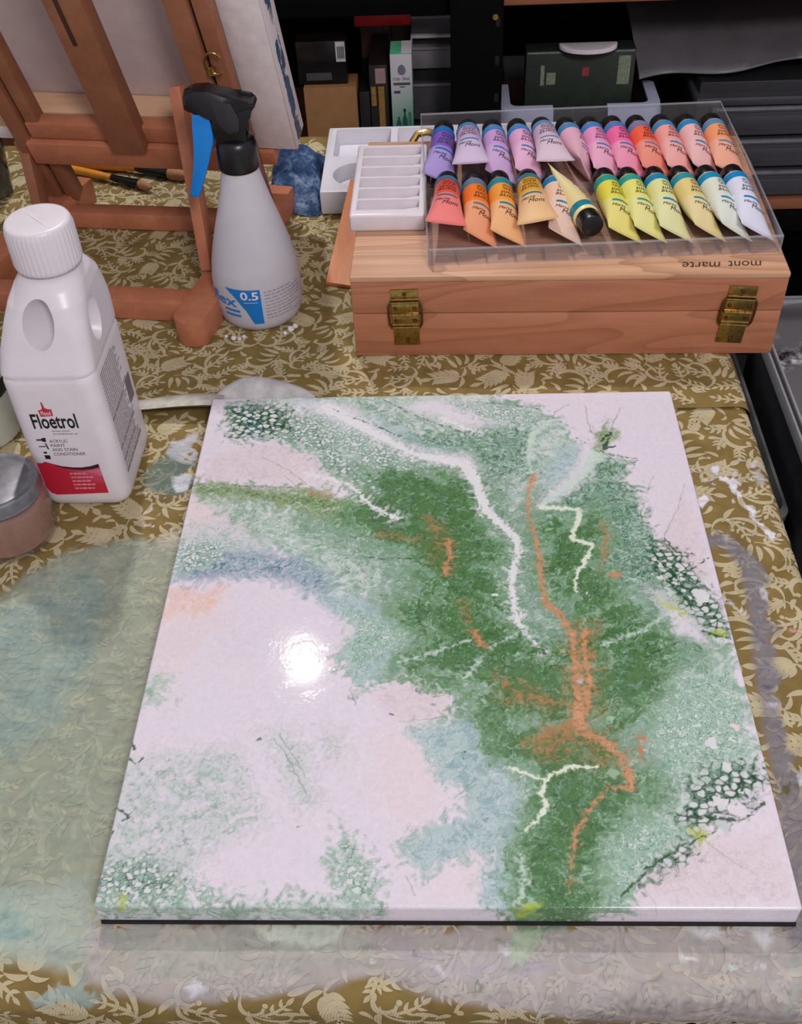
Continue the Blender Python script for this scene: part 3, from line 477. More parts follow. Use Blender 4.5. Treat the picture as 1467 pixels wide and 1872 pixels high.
STAINS_AND_SHADE = [
 ('p',[(-448.7,209.2),(-350.8,239.6),(-327.9,278.3),(-295.9,307.3),(-244.4,315.6),(-208.8,315.0),(-199.6,299.8),(-195.4,248.6),(-196.2,172.5),(-198.7,106.1),(-200.9,15.5),(-196.5,-4.6),(-193.4,-33.1),(-237.0,-24.0),(-355.7,-18.3)],(150,160,143),0.97,9,1.2,0.2),
 ('p',[(-313.0,255.5),(-295.9,289.5),(-258.3,277.3),(-248.8,197.2),(-257.8,136.3),(-288.5,110.6),(-369.3,106.6),(-412.9,224.4)],(134,160,156),0.66,16,1.5,0.4),
 ('p',[(-241.6,312.5),(-204.3,314.9),(-200.6,196.8),(-201.9,43.8),(-207.6,15.5),(-217.6,15.5),(-223.6,172.7)],(158,158,140),0.5,8,0.8,0.6),
 ('p',[(-249.6,22.3),(-220.9,29.4),(-199.8,-4.6),(-209.2,-33.2),(-290.5,-18.0),(-301.5,15.2)],(170,184,172),0.8,10,1.3,0.4),
 ('p',[(-299.2,8.4),(-252.0,6.8),(-235.7,-4.8),(-252.1,-16.2),(-291.5,-14.7)],(138,170,166),0.7,8,1.2,0.4),
 ('p',[(-214.4,1.9),(217.3,3.4),(206.2,-62.5),(90.6,-60.6),(-3.7,-44.0),(-34.4,-32.2),(-77.1,-40.0),(-155.8,-49.4),(-205.3,-36.2)],(168,163,161),1.0,6,1.2,0.24),
 ('p',[(-197.2,-1.3),(-35.5,-0.7),(-47.2,-23.1),(-121.3,-32.7),(-192.7,-36.2)],(168,170,158),0.7,8,1.2,0.35),
 ('p',[(-122.6,0.6),(-54.8,0.8),(-56.8,-9.2),(-74.4,-15.4),(-98.7,-11.3)],(192,201,186),0.85,2.5,0.5,0.1),
 ('p',[(31.5,1.1),(87.0,1.3),(69.2,-3.6),(47.0,-5.6)],(84,124,86),0.85,2,0.5,0.1),
 ('p',[(39.2,-3.7),(54.9,-5.2),(50.9,-17.9),(41.1,-26.3),(36.6,-25.1)],(166,184,156),0.85,2,0.6,0.1),
 ('p',[(-35.0,-15.2),(12.0,-18.1),(58.6,-17.9),(89.4,-19.3),(57.6,-31.7),(-3.6,-35.1)],(178,174,184),0.6,8,1.5,0.5),
 ('p',[(132.5,0.5),(188.4,-0.6),(192.9,-7.9),(181.6,-17.3),(175.4,-3.2),(149.4,-9.6)],(206,208,208),0.8,3,0.9,0.2),
 ('p',[(101.6,-43.3),(201.8,-33.9),(194.7,-62.6),(25.8,-63.9)],(116,108,106),0.6,10,1.2,0.4),  # grey patch painting in the shade where the cloth curves down
 ('p',[(-238.9,-40.1),(-212.3,-33.2),(-193.3,-40.7),(-201.7,-51.2),(-215.6,-45.4),(-234.2,-51.4)],(150,174,168),0.8,3,0.8,0.2),
 ('p',[(-148.9,-35.9),(-142.9,-34.4),(-138.8,-40.4),(-144.5,-43.4)],(205,205,210),0.85,2,0.6,0.1),
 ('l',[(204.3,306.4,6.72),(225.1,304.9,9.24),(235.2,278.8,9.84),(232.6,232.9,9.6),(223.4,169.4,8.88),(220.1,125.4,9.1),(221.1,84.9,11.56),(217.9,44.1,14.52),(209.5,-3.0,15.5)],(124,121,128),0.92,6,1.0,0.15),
 ('l',[(228.4,388.2,3.15),(234.0,380.0,3.6),(240.6,361.4,2.64),(247.9,339.7,2.58),(253.1,323.5,3.36),(257.3,304.3,0.84)],(222,218,226),0.97,1.0,0.5,0.0),
 ('l',[(218.6,373.7,0.88),(237.9,381.3,1.76),(247.6,385.1,2.25),(265.0,392.8,1.32)],(214,211,214),0.85,1.5,1.3,0.55),
 ('l',[(206.5,244.7,2.0),(216.4,240.4,1.6),(221.9,228.8,1.6)],(216,214,218),0.85,1.0,1.2,0.5),
 ('p',[(258.8,384.8),(269.1,391.4),(268.8,369.3),(259.3,366.3)],(196,194,196),0.75,3,1.0,0.4),
 ('p',[(234.0,317.8),(225.6,313.8),(225.5,304.8),(220.2,307.9),(229.0,322.7)],(200,198,200),0.7,2,0.8,0.2),
 ('l',[(208.1,385.9,1.35),(224.7,382.9,0.9)],(216,212,216),0.7,1.5,1.5,0.6),
 ('p',[(208.3,353.1),(213.5,358.1),(215.3,351.0),(210.6,341.6),(205.2,343.0)],(226,222,228),0.97,0.8,0.2,0),
 ('p',[(235.8,256.7),(243.2,259.3),(247.4,252.7),(243.3,245.3),(236.1,245.4)],(190,190,196),0.9,1.0,0.4,0.1),
 ('p',[(238.0,253.9),(242.2,255.0),(242.9,250.7),(239.2,248.6)],(150,148,152),0.9,1.0,0.4,0.1),
 ('l',[(248.7,217.3,1.14),(261.2,213.2,1.56)],(222,170,164),0.9,1,0.5,0.2),
 ('l',[(225.9,212.6,1.56),(231.2,205.1,1.95)],(96,84,112),0.85,1.5,0.5,0.2),
 ('l',[(217.8,171.3,1.14),(222.6,165.8,1.48)],(60,66,100),0.85,1.2,0.5,0.2),
 ('l',[(215.8,151.4,1.44),(224.3,152.2,1.85)],(196,198,212),0.85,1.2,0.6,0.2),
 ('p',[(211.3,86.9),(217.4,89.6),(220.6,85.7),(215.6,81.8),(211.7,82.6)],(92,92,48),0.85,1.2,0.3,0.1),
 ('p',[(222.8,92.0),(228.6,93.5),(227.5,88.8),(222.5,88.0)],(100,104,66),0.8,1.2,0.3,0.1),
 ('p',[(226.1,98.7),(233.7,101.5),(231.0,90.8),(226.9,91.9)],(206,210,220),0.9,1,0.3,0.1),
 ('l',[(260.8,286.9,0.82),(275.1,261.6,1.23)],(196,190,188),0.75,1.2,0.5,0.3),
 ('p',[(-254.8,395.9),(-245.0,414.8),(-213.3,411.9),(-207.3,365.8),(-231.0,364.2),(-250.4,373.3)],(98,124,118),0.85,5,1.3,0.25),
 ('p',[(-236.0,440.1),(-216.9,443.3),(-212.4,403.4),(-224.4,406.5),(-240.9,418.2)],(196,202,212),0.85,4,1.4,0.3),
 ('p',[(-229.4,386.4),(-212.7,399.2),(-209.1,371.1),(-221.5,368.0)],(208,212,216),0.95,1.5,0.5,0.0),
 ('p',[(-213.3,382.7),(-208.6,385.3),(-207.7,374.4),(-212.4,374.5)],(70,80,82),0.8,1,0.4,0),
 ('l',[(-242.3,355.3,1.84),(-233.5,357.7,2.76)],(222,216,212),0.9,1.0,0.8,0.2),
 ('l',[(-244.8,345.0,0.9),(-237.6,350.0,0.92)],(222,216,212),0.8,1.0,0.8,0.2),
 ('l',[(-245.2,337.3,1.38),(-241.1,326.0,0.9),(-228.4,349.8,0.46),(-210.5,365.8,0.69)],(206,196,180),0.7,1.2,0.9,0.4),
 ('p',[(-231.0,315.3),(-208.1,324.2),(-207.2,305.9),(-224.3,303.2)],(196,192,176),0.7,4,1.2,0.4),
 ('l',[(192.7,-21.9,0.9),(197.2,-30.9,2.4),(189.4,-48.5,2.61)],(150,172,160),0.6,3,0.6,0.3),
 ('l',[(135.5,-19.1,1.8),(141.7,-18.4,1.55)],(214,212,206),0.9,1,0.4,0.1),
 ('l',[(-6.7,-24.4,0.93),(1.0,-32.0,1.8),(5.7,-22.8,0.93)],(206,206,212),0.8,1.2,0.5,0.2),
 ('l',[(12.0,-19.7,0.62),(24.5,-16.5,0.62),(40.1,-17.0,0.62)],(206,206,204),0.7,1.2,0.7,0.3),
 ('l',[(55.9,-13.2,0.62),(74.1,-17.8,0.62),(95.6,-19.3,0.3)],(206,206,204),0.7,1.2,0.7,0.3),
 ('l',[(258.7,341.3,0.76),(259.5,340.4,0.53)],(218,214,218),0.95,0.7,0.2,0),
 ('l',[(243.5,369.2,1.27),(244.6,368.0,0.89)],(218,214,218),0.95,0.7,0.2,0),
 ('l',[(236.2,320.2,1.13),(237.4,319.8,0.81)],(218,214,218),0.95,0.7,0.2,0),
 ('l',[(243.4,296.4,1.14),(245.9,296.3,0.8)],(218,214,218),0.95,0.7,0.2,0),
 ('l',[(237.9,419.2,1.0),(238.9,419.6,0.7)],(218,214,218),0.95,0.7,0.2,0),
 ('l',[(231.5,301.2,1.05),(232.8,300.6,0.73)],(218,214,218),0.95,0.7,0.2,0),
 ('l',[(258.2,378.2,1.05),(260.4,377.1,0.73)],(218,214,218),0.95,0.7,0.2,0),
 ('l',[(253.2,324.1,0.86),(255.4,324.5,0.59)],(218,214,218),0.95,0.7,0.2,0),
 ('l',[(256.3,324.7,1.01),(257.2,323.8,0.71)],(218,214,218),0.95,0.7,0.2,0),
 ('l',[(234.3,349.4,0.65),(235.3,347.9,0.45)],(218,214,218),0.95,0.7,0.2,0),
 ('l',[(263.2,330.7,0.53),(264.3,328.9,0.37)],(218,214,218),0.95,0.7,0.2,0),
 ('l',[(238.5,325.0,0.86),(239.3,323.4,0.6)],(218,214,218),0.95,0.7,0.2,0),
 ('l',[(207.8,378.6,0.93),(211.1,379.3,0.65)],(218,214,218),0.95,0.7,0.2,0),
 ('l',[(270.5,323.2,1.33),(272.0,322.0,0.93)],(218,214,218),0.95,0.7,0.2,0),
 ('l',[(240.5,326.8,1.18),(242.3,327.5,0.83)],(218,214,218),0.95,0.7,0.2,0),
 ('l',[(244.0,311.1,1.26),(245.5,311.9,0.86)],(218,214,218),0.95,0.7,0.2,0),
 ('l',[(220.9,394.5,0.81),(222.6,392.5,0.56)],(218,214,218),0.95,0.7,0.2,0),
 ('l',[(211.7,354.9,1.1),(213.2,354.6,0.78)],(218,214,218),0.95,0.7,0.2,0),
 ('l',[(243.2,339.7,0.81),(245.8,340.1,0.56)],(218,214,218),0.95,0.7,0.2,0),
 ('l',[(268.4,342.4,0.87),(270.8,342.9,0.61)],(218,214,218),0.95,0.7,0.2,0),
 ('l',[(219.7,358.0,1.44),(221.3,359.1,1.0)],(218,214,218),0.95,0.7,0.2,0),
 ('l',[(240.8,353.7,1.28),(241.7,352.6,0.89)],(218,214,218),0.95,0.7,0.2,0),
 ('l',[(255.9,375.5,0.59),(256.9,373.4,0.42)],(218,214,218),0.95,0.7,0.2,0),
 ('l',[(227.4,327.7,1.29),(229.1,327.3,0.9)],(218,214,218),0.95,0.7,0.2,0),
 ('l',[(221.5,380.3,1.16),(224.0,381.0,0.79)],(218,214,218),0.95,0.7,0.2,0),
 ('l',[(247.8,334.7,1.1),(249.2,333.1,0.79)],(218,214,218),0.95,0.7,0.2,0),
 ('l',[(245.2,347.3,1.3),(246.1,346.4,0.91)],(218,214,218),0.95,0.7,0.2,0),
 ('l',[(274.9,333.0,0.92),(277.0,331.4,0.65)],(218,214,218),0.95,0.7,0.2,0),
 ('l',[(250.9,397.2,1.0),(253.3,396.8,0.68)],(218,214,218),0.95,0.7,0.2,0),
 ('l',[(233.0,376.7,1.3),(236.3,377.3,0.91)],(218,214,218),0.95,0.7,0.2,0),
 ('l',[(267.3,297.2,0.76),(270.3,296.8,0.52)],(218,214,218),0.95,0.7,0.2,0),
 ('l',[(258.3,312.6,1.26),(260.3,312.0,0.88)],(218,214,218),0.95,0.7,0.2,0),
 ('l',[(225.8,378.8,0.58),(228.5,377.7,0.41)],(218,214,218),0.95,0.7,0.2,0),
 ('l',[(256.0,325.3,0.59),(258.5,326.0,0.41)],(218,214,218),0.95,0.7,0.2,0),
 ('l',[(230.7,342.5,0.6),(231.5,341.8,0.41)],(218,214,218),0.95,0.7,0.2,0),
 ('l',[(218.5,395.9,0.82),(219.8,395.4,0.57)],(218,214,218),0.95,0.7,0.2,0),
 ('l',[(235.4,348.7,1.07),(238.4,348.9,0.75)],(218,214,218),0.95,0.7,0.2,0),
 ('l',[(223.7,370.3,1.11),(226.2,369.4,0.76)],(218,214,218),0.95,0.7,0.2,0),
 ('l',[(222.6,364.4,0.96),(223.9,362.4,0.67)],(218,214,218),0.95,0.7,0.2,0),
 ('l',[(239.0,368.6,1.15),(241.5,368.7,0.83)],(218,214,218),0.95,0.7,0.2,0),
 ('l',[(252.1,337.1,1.11),(254.1,338.3,0.78)],(218,214,218),0.95,0.7,0.2,0),
 ('l',[(225.9,401.9,1.27),(227.3,402.2,0.87)],(218,214,218),0.95,0.7,0.2,0),
 ('l',[(208.8,403.0,0.76),(210.4,400.9,0.55)],(218,214,218),0.95,0.7,0.2,0),
 ('l',[(216.9,364.5,1.36),(218.3,363.9,0.96)],(218,214,218),0.95,0.7,0.2,0),
 ('l',[(242.1,353.7,0.58),(244.9,352.5,0.4)],(218,214,218),0.95,0.7,0.2,0),
 ('l',[(249.7,358.7,0.81),(251.7,359.1,0.55)],(218,214,218),0.95,0.7,0.2,0),
 ('l',[(-208.0,329.1,0.99),(-207.0,328.7,0.71)],(220,214,208),0.9,0.7,0.2,0),
 ('l',[(-234.1,329.0,0.99),(-231.6,328.3,0.69)],(220,214,208),0.9,0.7,0.2,0),
 ('l',[(-215.7,329.3,0.52),(-214.2,330.3,0.36)],(220,214,208),0.9,0.7,0.2,0),
 ('l',[(-235.6,363.7,1.18),(-234.4,362.3,0.81)],(220,214,208),0.9,0.7,0.2,0),
 ('l',[(-207.3,346.2,1.07),(-206.4,347.2,0.73)],(220,214,208),0.9,0.7,0.2,0),
 ('l',[(-251.9,366.6,0.47),(-250.0,367.4,0.33)],(220,214,208),0.9,0.7,0.2,0),
 ('l',[(-224.3,354.9,0.56),(-222.9,355.8,0.39)],(220,214,208),0.9,0.7,0.2,0),
 ('l',[(-206.3,348.8,0.88),(-204.7,348.6,0.63)],(220,214,208),0.9,0.7,0.2,0),
 ('l',[(-228.9,355.0,0.56),(-227.1,356.0,0.39)],(220,214,208),0.9,0.7,0.2,0),
 ('l',[(-225.3,327.6,0.86),(-223.2,327.0,0.61)],(220,214,208),0.9,0.7,0.2,0),
 ('l',[(-228.9,362.9,0.9),(-227.3,362.2,0.63)],(220,214,208),0.9,0.7,0.2,0),
 ('l',[(-223.1,333.2,1.03),(-221.3,332.6,0.72)],(220,214,208),0.9,0.7,0.2,0),
 ('l',[(-212.1,361.2,1.16),(-209.5,360.0,0.8)],(220,214,208),0.9,0.7,0.2,0),
 ('l',[(-235.6,356.5,0.56),(-233.9,355.4,0.39)],(220,214,208),0.9,0.7,0.2,0),
 ('l',[(-237.1,369.7,0.68),(-235.8,369.0,0.49)],(220,214,208),0.9,0.7,0.2,0),
 ('l',[(-210.8,321.7,0.51),(-209.6,322.6,0.36)],(220,214,208),0.9,0.7,0.2,0),
 ('l',[(-205.7,326.0,0.82),(-203.3,325.9,0.58)],(220,214,208),0.9,0.7,0.2,0),
 ('l',[(-214.1,343.8,0.71),(-211.8,342.8,0.5)],(220,214,208),0.9,0.7,0.2,0),
 ('l',[(-219.0,325.0,0.92),(-217.1,325.8,0.64)],(220,214,208),0.9,0.7,0.2,0),
 ('l',[(-246.2,363.9,0.9),(-244.3,364.9,0.65)],(220,214,208),0.9,0.7,0.2,0),
 ('l',[(-229.5,363.6,0.97),(-227.7,364.6,0.68)],(220,214,208),0.9,0.7,0.2,0),
 ('l',[(-204.0,334.7,0.54),(-202.7,335.4,0.38)],(220,214,208),0.9,0.7,0.2,0),
 ('l',[(-212.7,322.4,0.58),(-211.4,321.8,0.4)],(220,214,208),0.9,0.7,0.2,0),
 ('l',[(-208.4,331.0,0.78),(-207.4,330.6,0.55)],(220,214,208),0.9,0.7,0.2,0),
 ('l',[(-225.4,328.2,0.86),(-223.1,326.8,0.6)],(220,214,208),0.9,0.7,0.2,0),
 ('l',[(-217.2,322.5,0.65),(-215.9,321.5,0.44)],(220,214,208),0.9,0.7,0.2,0),
 ('l',[(-175.9,-44.8,0.59),(-175.1,-44.6,0.36)],(206,204,206),0.8,0.8,0.4,0.1),
 ('l',[(-39.4,-31.9,0.37),(-35.2,-31.6,0.22)],(140,132,112),0.8,0.8,0.4,0.1),
 ('l',[(-44.4,-36.5,0.77),(-40.5,-37.0,0.46)],(140,132,112),0.8,0.8,0.4,0.1),
 ('l',[(-150.2,-26.4,0.32),(-145.1,-27.0,0.19)],(190,200,190),0.8,0.8,0.4,0.1),
 ('l',[(-86.3,-27.3,0.56),(-84.7,-27.2,0.33)],(140,132,112),0.8,0.8,0.4,0.1),
 ('l',[(-18.6,-19.2,0.65),(-16.5,-19.3,0.39)],(120,120,118),0.8,0.8,0.4,0.1),
 ('l',[(-12.5,-43.5,0.76),(-11.7,-43.7,0.44)],(206,204,206),0.8,0.8,0.4,0.1),
 ('l',[(15.9,-37.9,0.63),(17.5,-38.3,0.39)],(120,120,118),0.8,0.8,0.4,0.1),
 ('l',[(-187.7,-18.4,0.51),(-186.6,-17.9,0.31)],(120,120,118),0.8,0.8,0.4,0.1),
 ('l',[(82.6,-39.6,0.43),(86.3,-39.7,0.26)],(206,204,206),0.8,0.8,0.4,0.1),
 ('l',[(125.5,-37.6,0.65),(127.6,-37.5,0.39)],(140,132,112),0.8,0.8,0.4,0.1),
 ('l',[(-4.0,-40.4,0.7),(-2.7,-40.7,0.4)],(190,200,190),0.8,0.8,0.4,0.1),
 ('l',[(-166.9,-41.5,0.44),(-164.6,-41.1,0.26)],(206,204,206),0.8,0.8,0.4,0.1),
 ('l',[(-1.2,-32.3,0.83),(0.5,-32.0,0.5)],(120,120,118),0.8,0.8,0.4,0.1),
 ('l',[(-72.4,-25.4,0.54),(-67.5,-25.4,0.33)],(140,132,112),0.8,0.8,0.4,0.1),
 ('l',[(177.0,-11.7,0.62),(181.1,-12.2,0.37)],(206,204,206),0.8,0.8,0.4,0.1),
 ('l',[(-162.8,-14.8,0.6),(-159.6,-14.5,0.36)],(120,120,118),0.8,0.8,0.4,0.1),
 ('l',[(-53.1,-12.7,0.78),(-50.9,-12.6,0.45)],(206,204,206),0.8,0.8,0.4,0.1),
 ('l',[(99.5,-19.6,0.62),(103.3,-20.1,0.37)],(140,132,112),0.8,0.8,0.4,0.1),
 ('l',[(106.8,-40.6,0.77),(109.8,-40.6,0.46)],(140,132,112),0.8,0.8,0.4,0.1),
 ('l',[(114.7,-31.7,0.82),(119.0,-31.0,0.51)],(140,132,112),0.8,0.8,0.4,0.1),
 ('l',[(29.1,-11.1,0.48),(30.6,-11.5,0.29)],(140,132,112),0.8,0.8,0.4,0.1),
 ('l',[(158.3,-14.9,0.81),(162.2,-15.0,0.49)],(190,200,190),0.8,0.8,0.4,0.1),
 ('l',[(159.2,-25.7,0.67),(161.7,-26.3,0.4)],(190,200,190),0.8,0.8,0.4,0.1),
 ('l',[(-116.1,-17.1,0.38),(-112.6,-16.5,0.24)],(140,132,112),0.8,0.8,0.4,0.1),
 ('l',[(39.6,-26.0,0.79),(41.4,-26.5,0.47)],(140,132,112),0.8,0.8,0.4,0.1),
 ('l',[(33.2,-18.0,0.33),(34.7,-18.6,0.2)],(206,204,206),0.8,0.8,0.4,0.1),
 ('l',[(169.8,-10.8,0.51),(173.9,-10.9,0.3)],(190,200,190),0.8,0.8,0.4,0.1),
 ('l',[(-42.5,-23.1,0.75),(-40.4,-23.4,0.45)],(190,200,190),0.8,0.8,0.4,0.1),
 ('l',[(60.3,-16.3,0.49),(64.0,-15.9,0.29)],(190,200,190),0.8,0.8,0.4,0.1),
 ('l',[(157.6,-15.2,0.67),(161.2,-15.1,0.39)],(120,120,118),0.8,0.8,0.4,0.1),
 ('l',[(-163.2,-26.2,0.61),(-158.9,-25.5,0.38)],(206,204,206),0.8,0.8,0.4,0.1),
 ('l',[(-1.8,-32.0,0.71),(2.4,-32.6,0.42)],(120,120,118),0.8,0.8,0.4,0.1),
 ('l',[(199.8,-15.0,0.41),(202.6,-14.8,0.25)],(206,204,206),0.8,0.8,0.4,0.1),
 ('l',[(-177.4,-39.1,0.47),(-173.5,-38.7,0.28)],(120,120,118),0.8,0.8,0.4,0.1),
 ('l',[(134.2,-22.8,0.75),(134.9,-22.7,0.45)],(120,120,118),0.8,0.8,0.4,0.1),
 ('l',[(-120.0,-39.7,0.53),(-119.4,-40.1,0.31)],(206,204,206),0.8,0.8,0.4,0.1),
 ('l',[(110.2,-37.4,0.59),(111.3,-37.4,0.36)],(120,120,118),0.8,0.8,0.4,0.1),
 ('l',[(173.1,-25.6,0.44),(178.1,-25.0,0.25)],(206,204,206),0.8,0.8,0.4,0.1),
 ('l',[(170.1,-38.5,0.46),(171.6,-38.6,0.28)],(140,132,112),0.8,0.8,0.4,0.1),
]

# ------------------------------------------------------------------ the room
M_floor = plain('grey_floor', (96, 92, 92), .6, var=.15, vscale=8)
M_blackwall = plain('dark_wall', (16, 15, 17), .7)
tag(MB().box(-2.2, 2.2, -2.2, 2.2, -.80, -.75).build('floor', M_floor), kind='structure')
tag(MB().box(-2.2, 2.2, 1.70, 1.78, -.75, 2.0).build('wall_back', M_blackwall), kind='structure')

# ------------------------------------------------------------------ table and its two cloths
XE, YF, RE = .2625, -.026, .012          # right edge, front edge, fold radius
ZC = .0025                               # upper cloth lies on the lower one
def wrinkle(x, y):
    return .0007*fbm(x*9, y*9, 2, 71)+.0003*fbm(x*30, y*30, 2, 72)
def lift(x, y):
    """the front hem of the rear cloth rises in a ruck behind the painting"""
    b = np.exp(-((x+.205)/.085)**2)*.011+np.exp(-((x+.36)/.07)**2)*.006
    return b*np.exp(-np.maximum(y-.468, 0)/.028)
def drape(u, v, base=0.0, rear=False):
    u = np.asarray(u, float); v = np.asarray(v, float)
    z = base+wrinkle(u, v); x = u.copy(); y = v.copy()
    if rear:
        z = z+lift(u, v)+.0022*np.maximum(fbm(u*16+3, v*16, 2, 73), 0)*(v > .50)
    du = u-XE; r = RE+(ZC if rear else 0)
    a = np.clip(du/r, 0, math.pi/2)
    x = np.where(du > 0, XE+r*np.sin(a), x); z = z-np.where(du > 0, r*(1-np.cos(a))+np.maximum(du-r*math.pi/2, 0), 0)
    dv = YF-v; r2 = .02
    a = np.clip(dv/r2, 0, math.pi/2)
    y = np.where(dv > 0, YF-r2*np.sin(a), y); z = z-np.where(dv > 0, r2*(1-np.cos(a))+np.maximum(dv-r2*math.pi/2, 0), 0)
    return np.stack([x, y, z], -1)
def smear(x, y):
    """dried paint and one painted shade patch on the cloth at points x, y (metres): rgba"""
    x = np.asarray(x, np.float32).ravel()*1000; y = np.asarray(y, np.float32).ravel()*1000
    n1 = fbm(x/14, y/14, 3, 81); n2 = fbm(x/4, y/4, 3, 82); n3 = fbm(x/34, y/5+x/60, 3, 83); n4 = fbm(x/5, y/60, 3, 84)
    X = x+n1*5; Y = y+n2*2.5+n1*3
    rgb = np.tile(lin((160, 150, 126)), (len(x), 1)).astype(np.float32); al = np.zeros(len(x), np.float32)
    for k, q, c, a, s, w, b in STAINS_AND_SHADE:
        A = np.asarray(q)
        i = np.nonzero((X > A[:, 0].min()-25) & (X < A[:, 0].max()+25) & (Y > A[:, 1].min()-25) & (Y < A[:, 1].max()+25))[0]
        if not len(i): continue
        d = poly_sd(X[i], Y[i], q) if k == 'p' else line_d(X[i], Y[i], q)[0]
        d = d+w*(n1[i]*5+n2[i]*2.2)
        m = (1-ss(-s, s*.4, d))*a*np.clip(1-b*(.5+1.3*n3[i]+.8*n2[i]+.5*n4[i]), 0, 1)
        m = np.clip(m, 0, .98); cc = lin(c)[None]*np.clip(1+.24*n3[i]+.20*n2[i]+.12*n1[i], .4, 1.6)[:, None]
        na = m+al[i]*(1-m)
        rgb[i] = (cc*m[:, None]+rgb[i]*(al[i]*(1-m))[:, None])/np.maximum(na, 1e-4)[:, None]; al[i] = na
    return np.concatenate([rgb, al[:, None]], 1)

def cloth_mat(name, c1, c2, stripe):
    m, nt, b = newmat(name); b.inputs['Roughness'].default_value = .75; b.inputs['Specular IOR Level'].default_value = .25
    v = coords(nt); f = noise(nt, v, 45, 4)
    c = ramp(nt, f, [(.3, c1), (.7, c2)])
    w = N(nt, 'ShaderNodeTexWave', i_Scale=stripe[0], i_Distortion=.6); nt.links.new(coords(nt, (1, 1, 1), (0, 0, stripe[2])), w.inputs['Vector'])
    c = mixc(nt, stripe[1], c, ramp(nt, w.outputs['Fac'], [(.2, (.62, .6, .55, 1)), (.8, (1, 1, 1, 1))]), 'MULTIPLY')
    at = N(nt, 'ShaderNodeAttribute', attribute_name='smear')
    c = mixc(nt, at.outputs['Alpha'], c, at.outputs['Color'])
    nt.links.new(c, b.inputs['Base Color']); bump(nt, b, noise(nt, v, 700, 2), .35, .0005); return m
M_cloth = cloth_mat('olive_damask', (116, 97, 52), (142, 120, 68), (480, .35, .3))
M_print = cloth_mat('cream_leaf_weave', (180, 166, 130), (202, 189, 155), (330, .55, 1.0))

def make_cloth(name, us, vs, base, rear):
    U, V = np.meshgrid(us, vs); P = drape(U.ravel(), V.ravel(), base, rear)
    me = np_mesh(name, P, grid_faces(len(us), len(vs)), M_cloth, ('smear', smear(U.ravel(), V.ravel())))
    return link(bpy.data.objects.new(name, me))
us = np.concatenate([np.linspace(-.66, -.41, 40)[:-1], np.arange(-.41, .300, .0017), np.linspace(.30, .52, 24)])
front_cloth = make_cloth('tablecloth', us, np.concatenate([np.linspace(-.28, -.12, 24)[:-1], np.arange(-.12, .52, .0017)]), 0.0, False)
us = np.concatenate([np.arange(-.66, .300, .004), np.linspace(.30, .50, 20)])
rear_cloth = make_cloth('tablecloth', us, np.arange(.4665, 1.021, .004), ZC, True)
tag(front_cloth, 'olive damask tablecloth stained with dried paint under the wet painting', 'tablecloth', 'tablecloths')
tag(rear_cloth, 'olive damask tablecloth layer under the wooden box, easel and spray bottle', 'tablecloth', 'tablecloths')

# woven leaf scrolls of the damask
def bez(p, n):
    p = np.asarray(p, float); t = np.linspace(0, 1, n)[:, None]
    if len(p) == 3: return (1-t)**2*p[0]+2*t*(1-t)*p[1]+t*t*p[2]
    return (1-t)**3*p[0]+3*t*(1-t)**2*p[1]+3*t*t*(1-t)*p[2]+t**3*p[3]
def stroke(p, w, n=9, tip=(.06, .06), peak=.5):
    c = bez(p, n); t = np.linspace(0, 1, n)
    d = np.gradient(c, axis=0); d /= np.linalg.norm(d, axis=1)[:, None]+1e-9; nn = np.stack([-d[:, 1], d[:, 0]], 1)
    k = math.log(.5)/math.log(peak); ww = np.sin(np.pi*t**k)**.75*w
    ww[0] = max(ww[0], w*tip[0]); ww[-1] = max(ww[-1], w*tip[1])
    v = np.concatenate([c+nn*ww[:, None], c-nn*ww[:, None]]); f = [(i, i+1, n+i+1, n+i) for i in range(n-1)]
    return v, f
def acanthus(p, w, n=4, tip=5.0):
    """lobed leaf: a spine with curling fingers on both sides"""
    c = bez(p, 21); out = [stroke(p, w*.30, 10, peak=.35)]
    for k in range(n):
        t = .22+.62*k/(n-1); i = int(t*20); d = c[min(i+1, 20)]-c[i-1]; d /= np.linalg.norm(d); q = np.array([-d[1], d[0]])
        L = w*(1.25-.45*abs(t-.45))
        for sd in (-1, 1):
            b = c[i]-d*w*.25
            out.append(stroke([b, b+q*sd*L*.55+d*L*.05, b+q*sd*L*.95+d*L*.75], w*.27, 8, tip=(.5, .15), peak=.45))
    d = c[-1]-c[-3]; d /= np.linalg.norm(d); out.append(stroke([c[-3], c[-1]+d*tip*.3, c[-1]+d*tip], w*.34, 8, tip=(.5, .1), peak=.4))
    return out
def volute(p, ball, w):
    c = bez(p, 3)
    return [stroke(p, w, 14, tip=(.25, .6), peak=.6)]+[stroke([(ball[0]-w*1.0, ball[1]), (ball[0], ball[1]+w*.6), (ball[0]+w*1.0, ball[1])], w*.95, 7, peak=.5)]
def motif_a():                                  # C-scroll with leaves springing from it
    o = volute([(-20, -6), (-12, 17), (15, 14), (11, -5)], (8.5, -5), 2.3)
    o += acanthus([(-17, 0), (-16, 8), (-21, 15)], 5.2, 3, 4)+acanthus([(-5, 10), (-3, 16), (2, 20)], 5.0, 3, 4)+acanthus([(9, 7), (16, 8), (21, 13)], 4.6, 3, 4)
    o += [stroke([(-14, -2), (-6, 4), (2, -2)], 1.9, 9, peak=.35), stroke([(-16, -6), (-6, -6), (0, -12)], 2.2, 9, peak=.35), stroke([(-19, -9), (-12, -14), (-3, -19)], 2.3, 9, peak=.35), stroke([(12, -8), (17, -10), (19, -17)], 2.0, 8, peak=.35)]
    return o
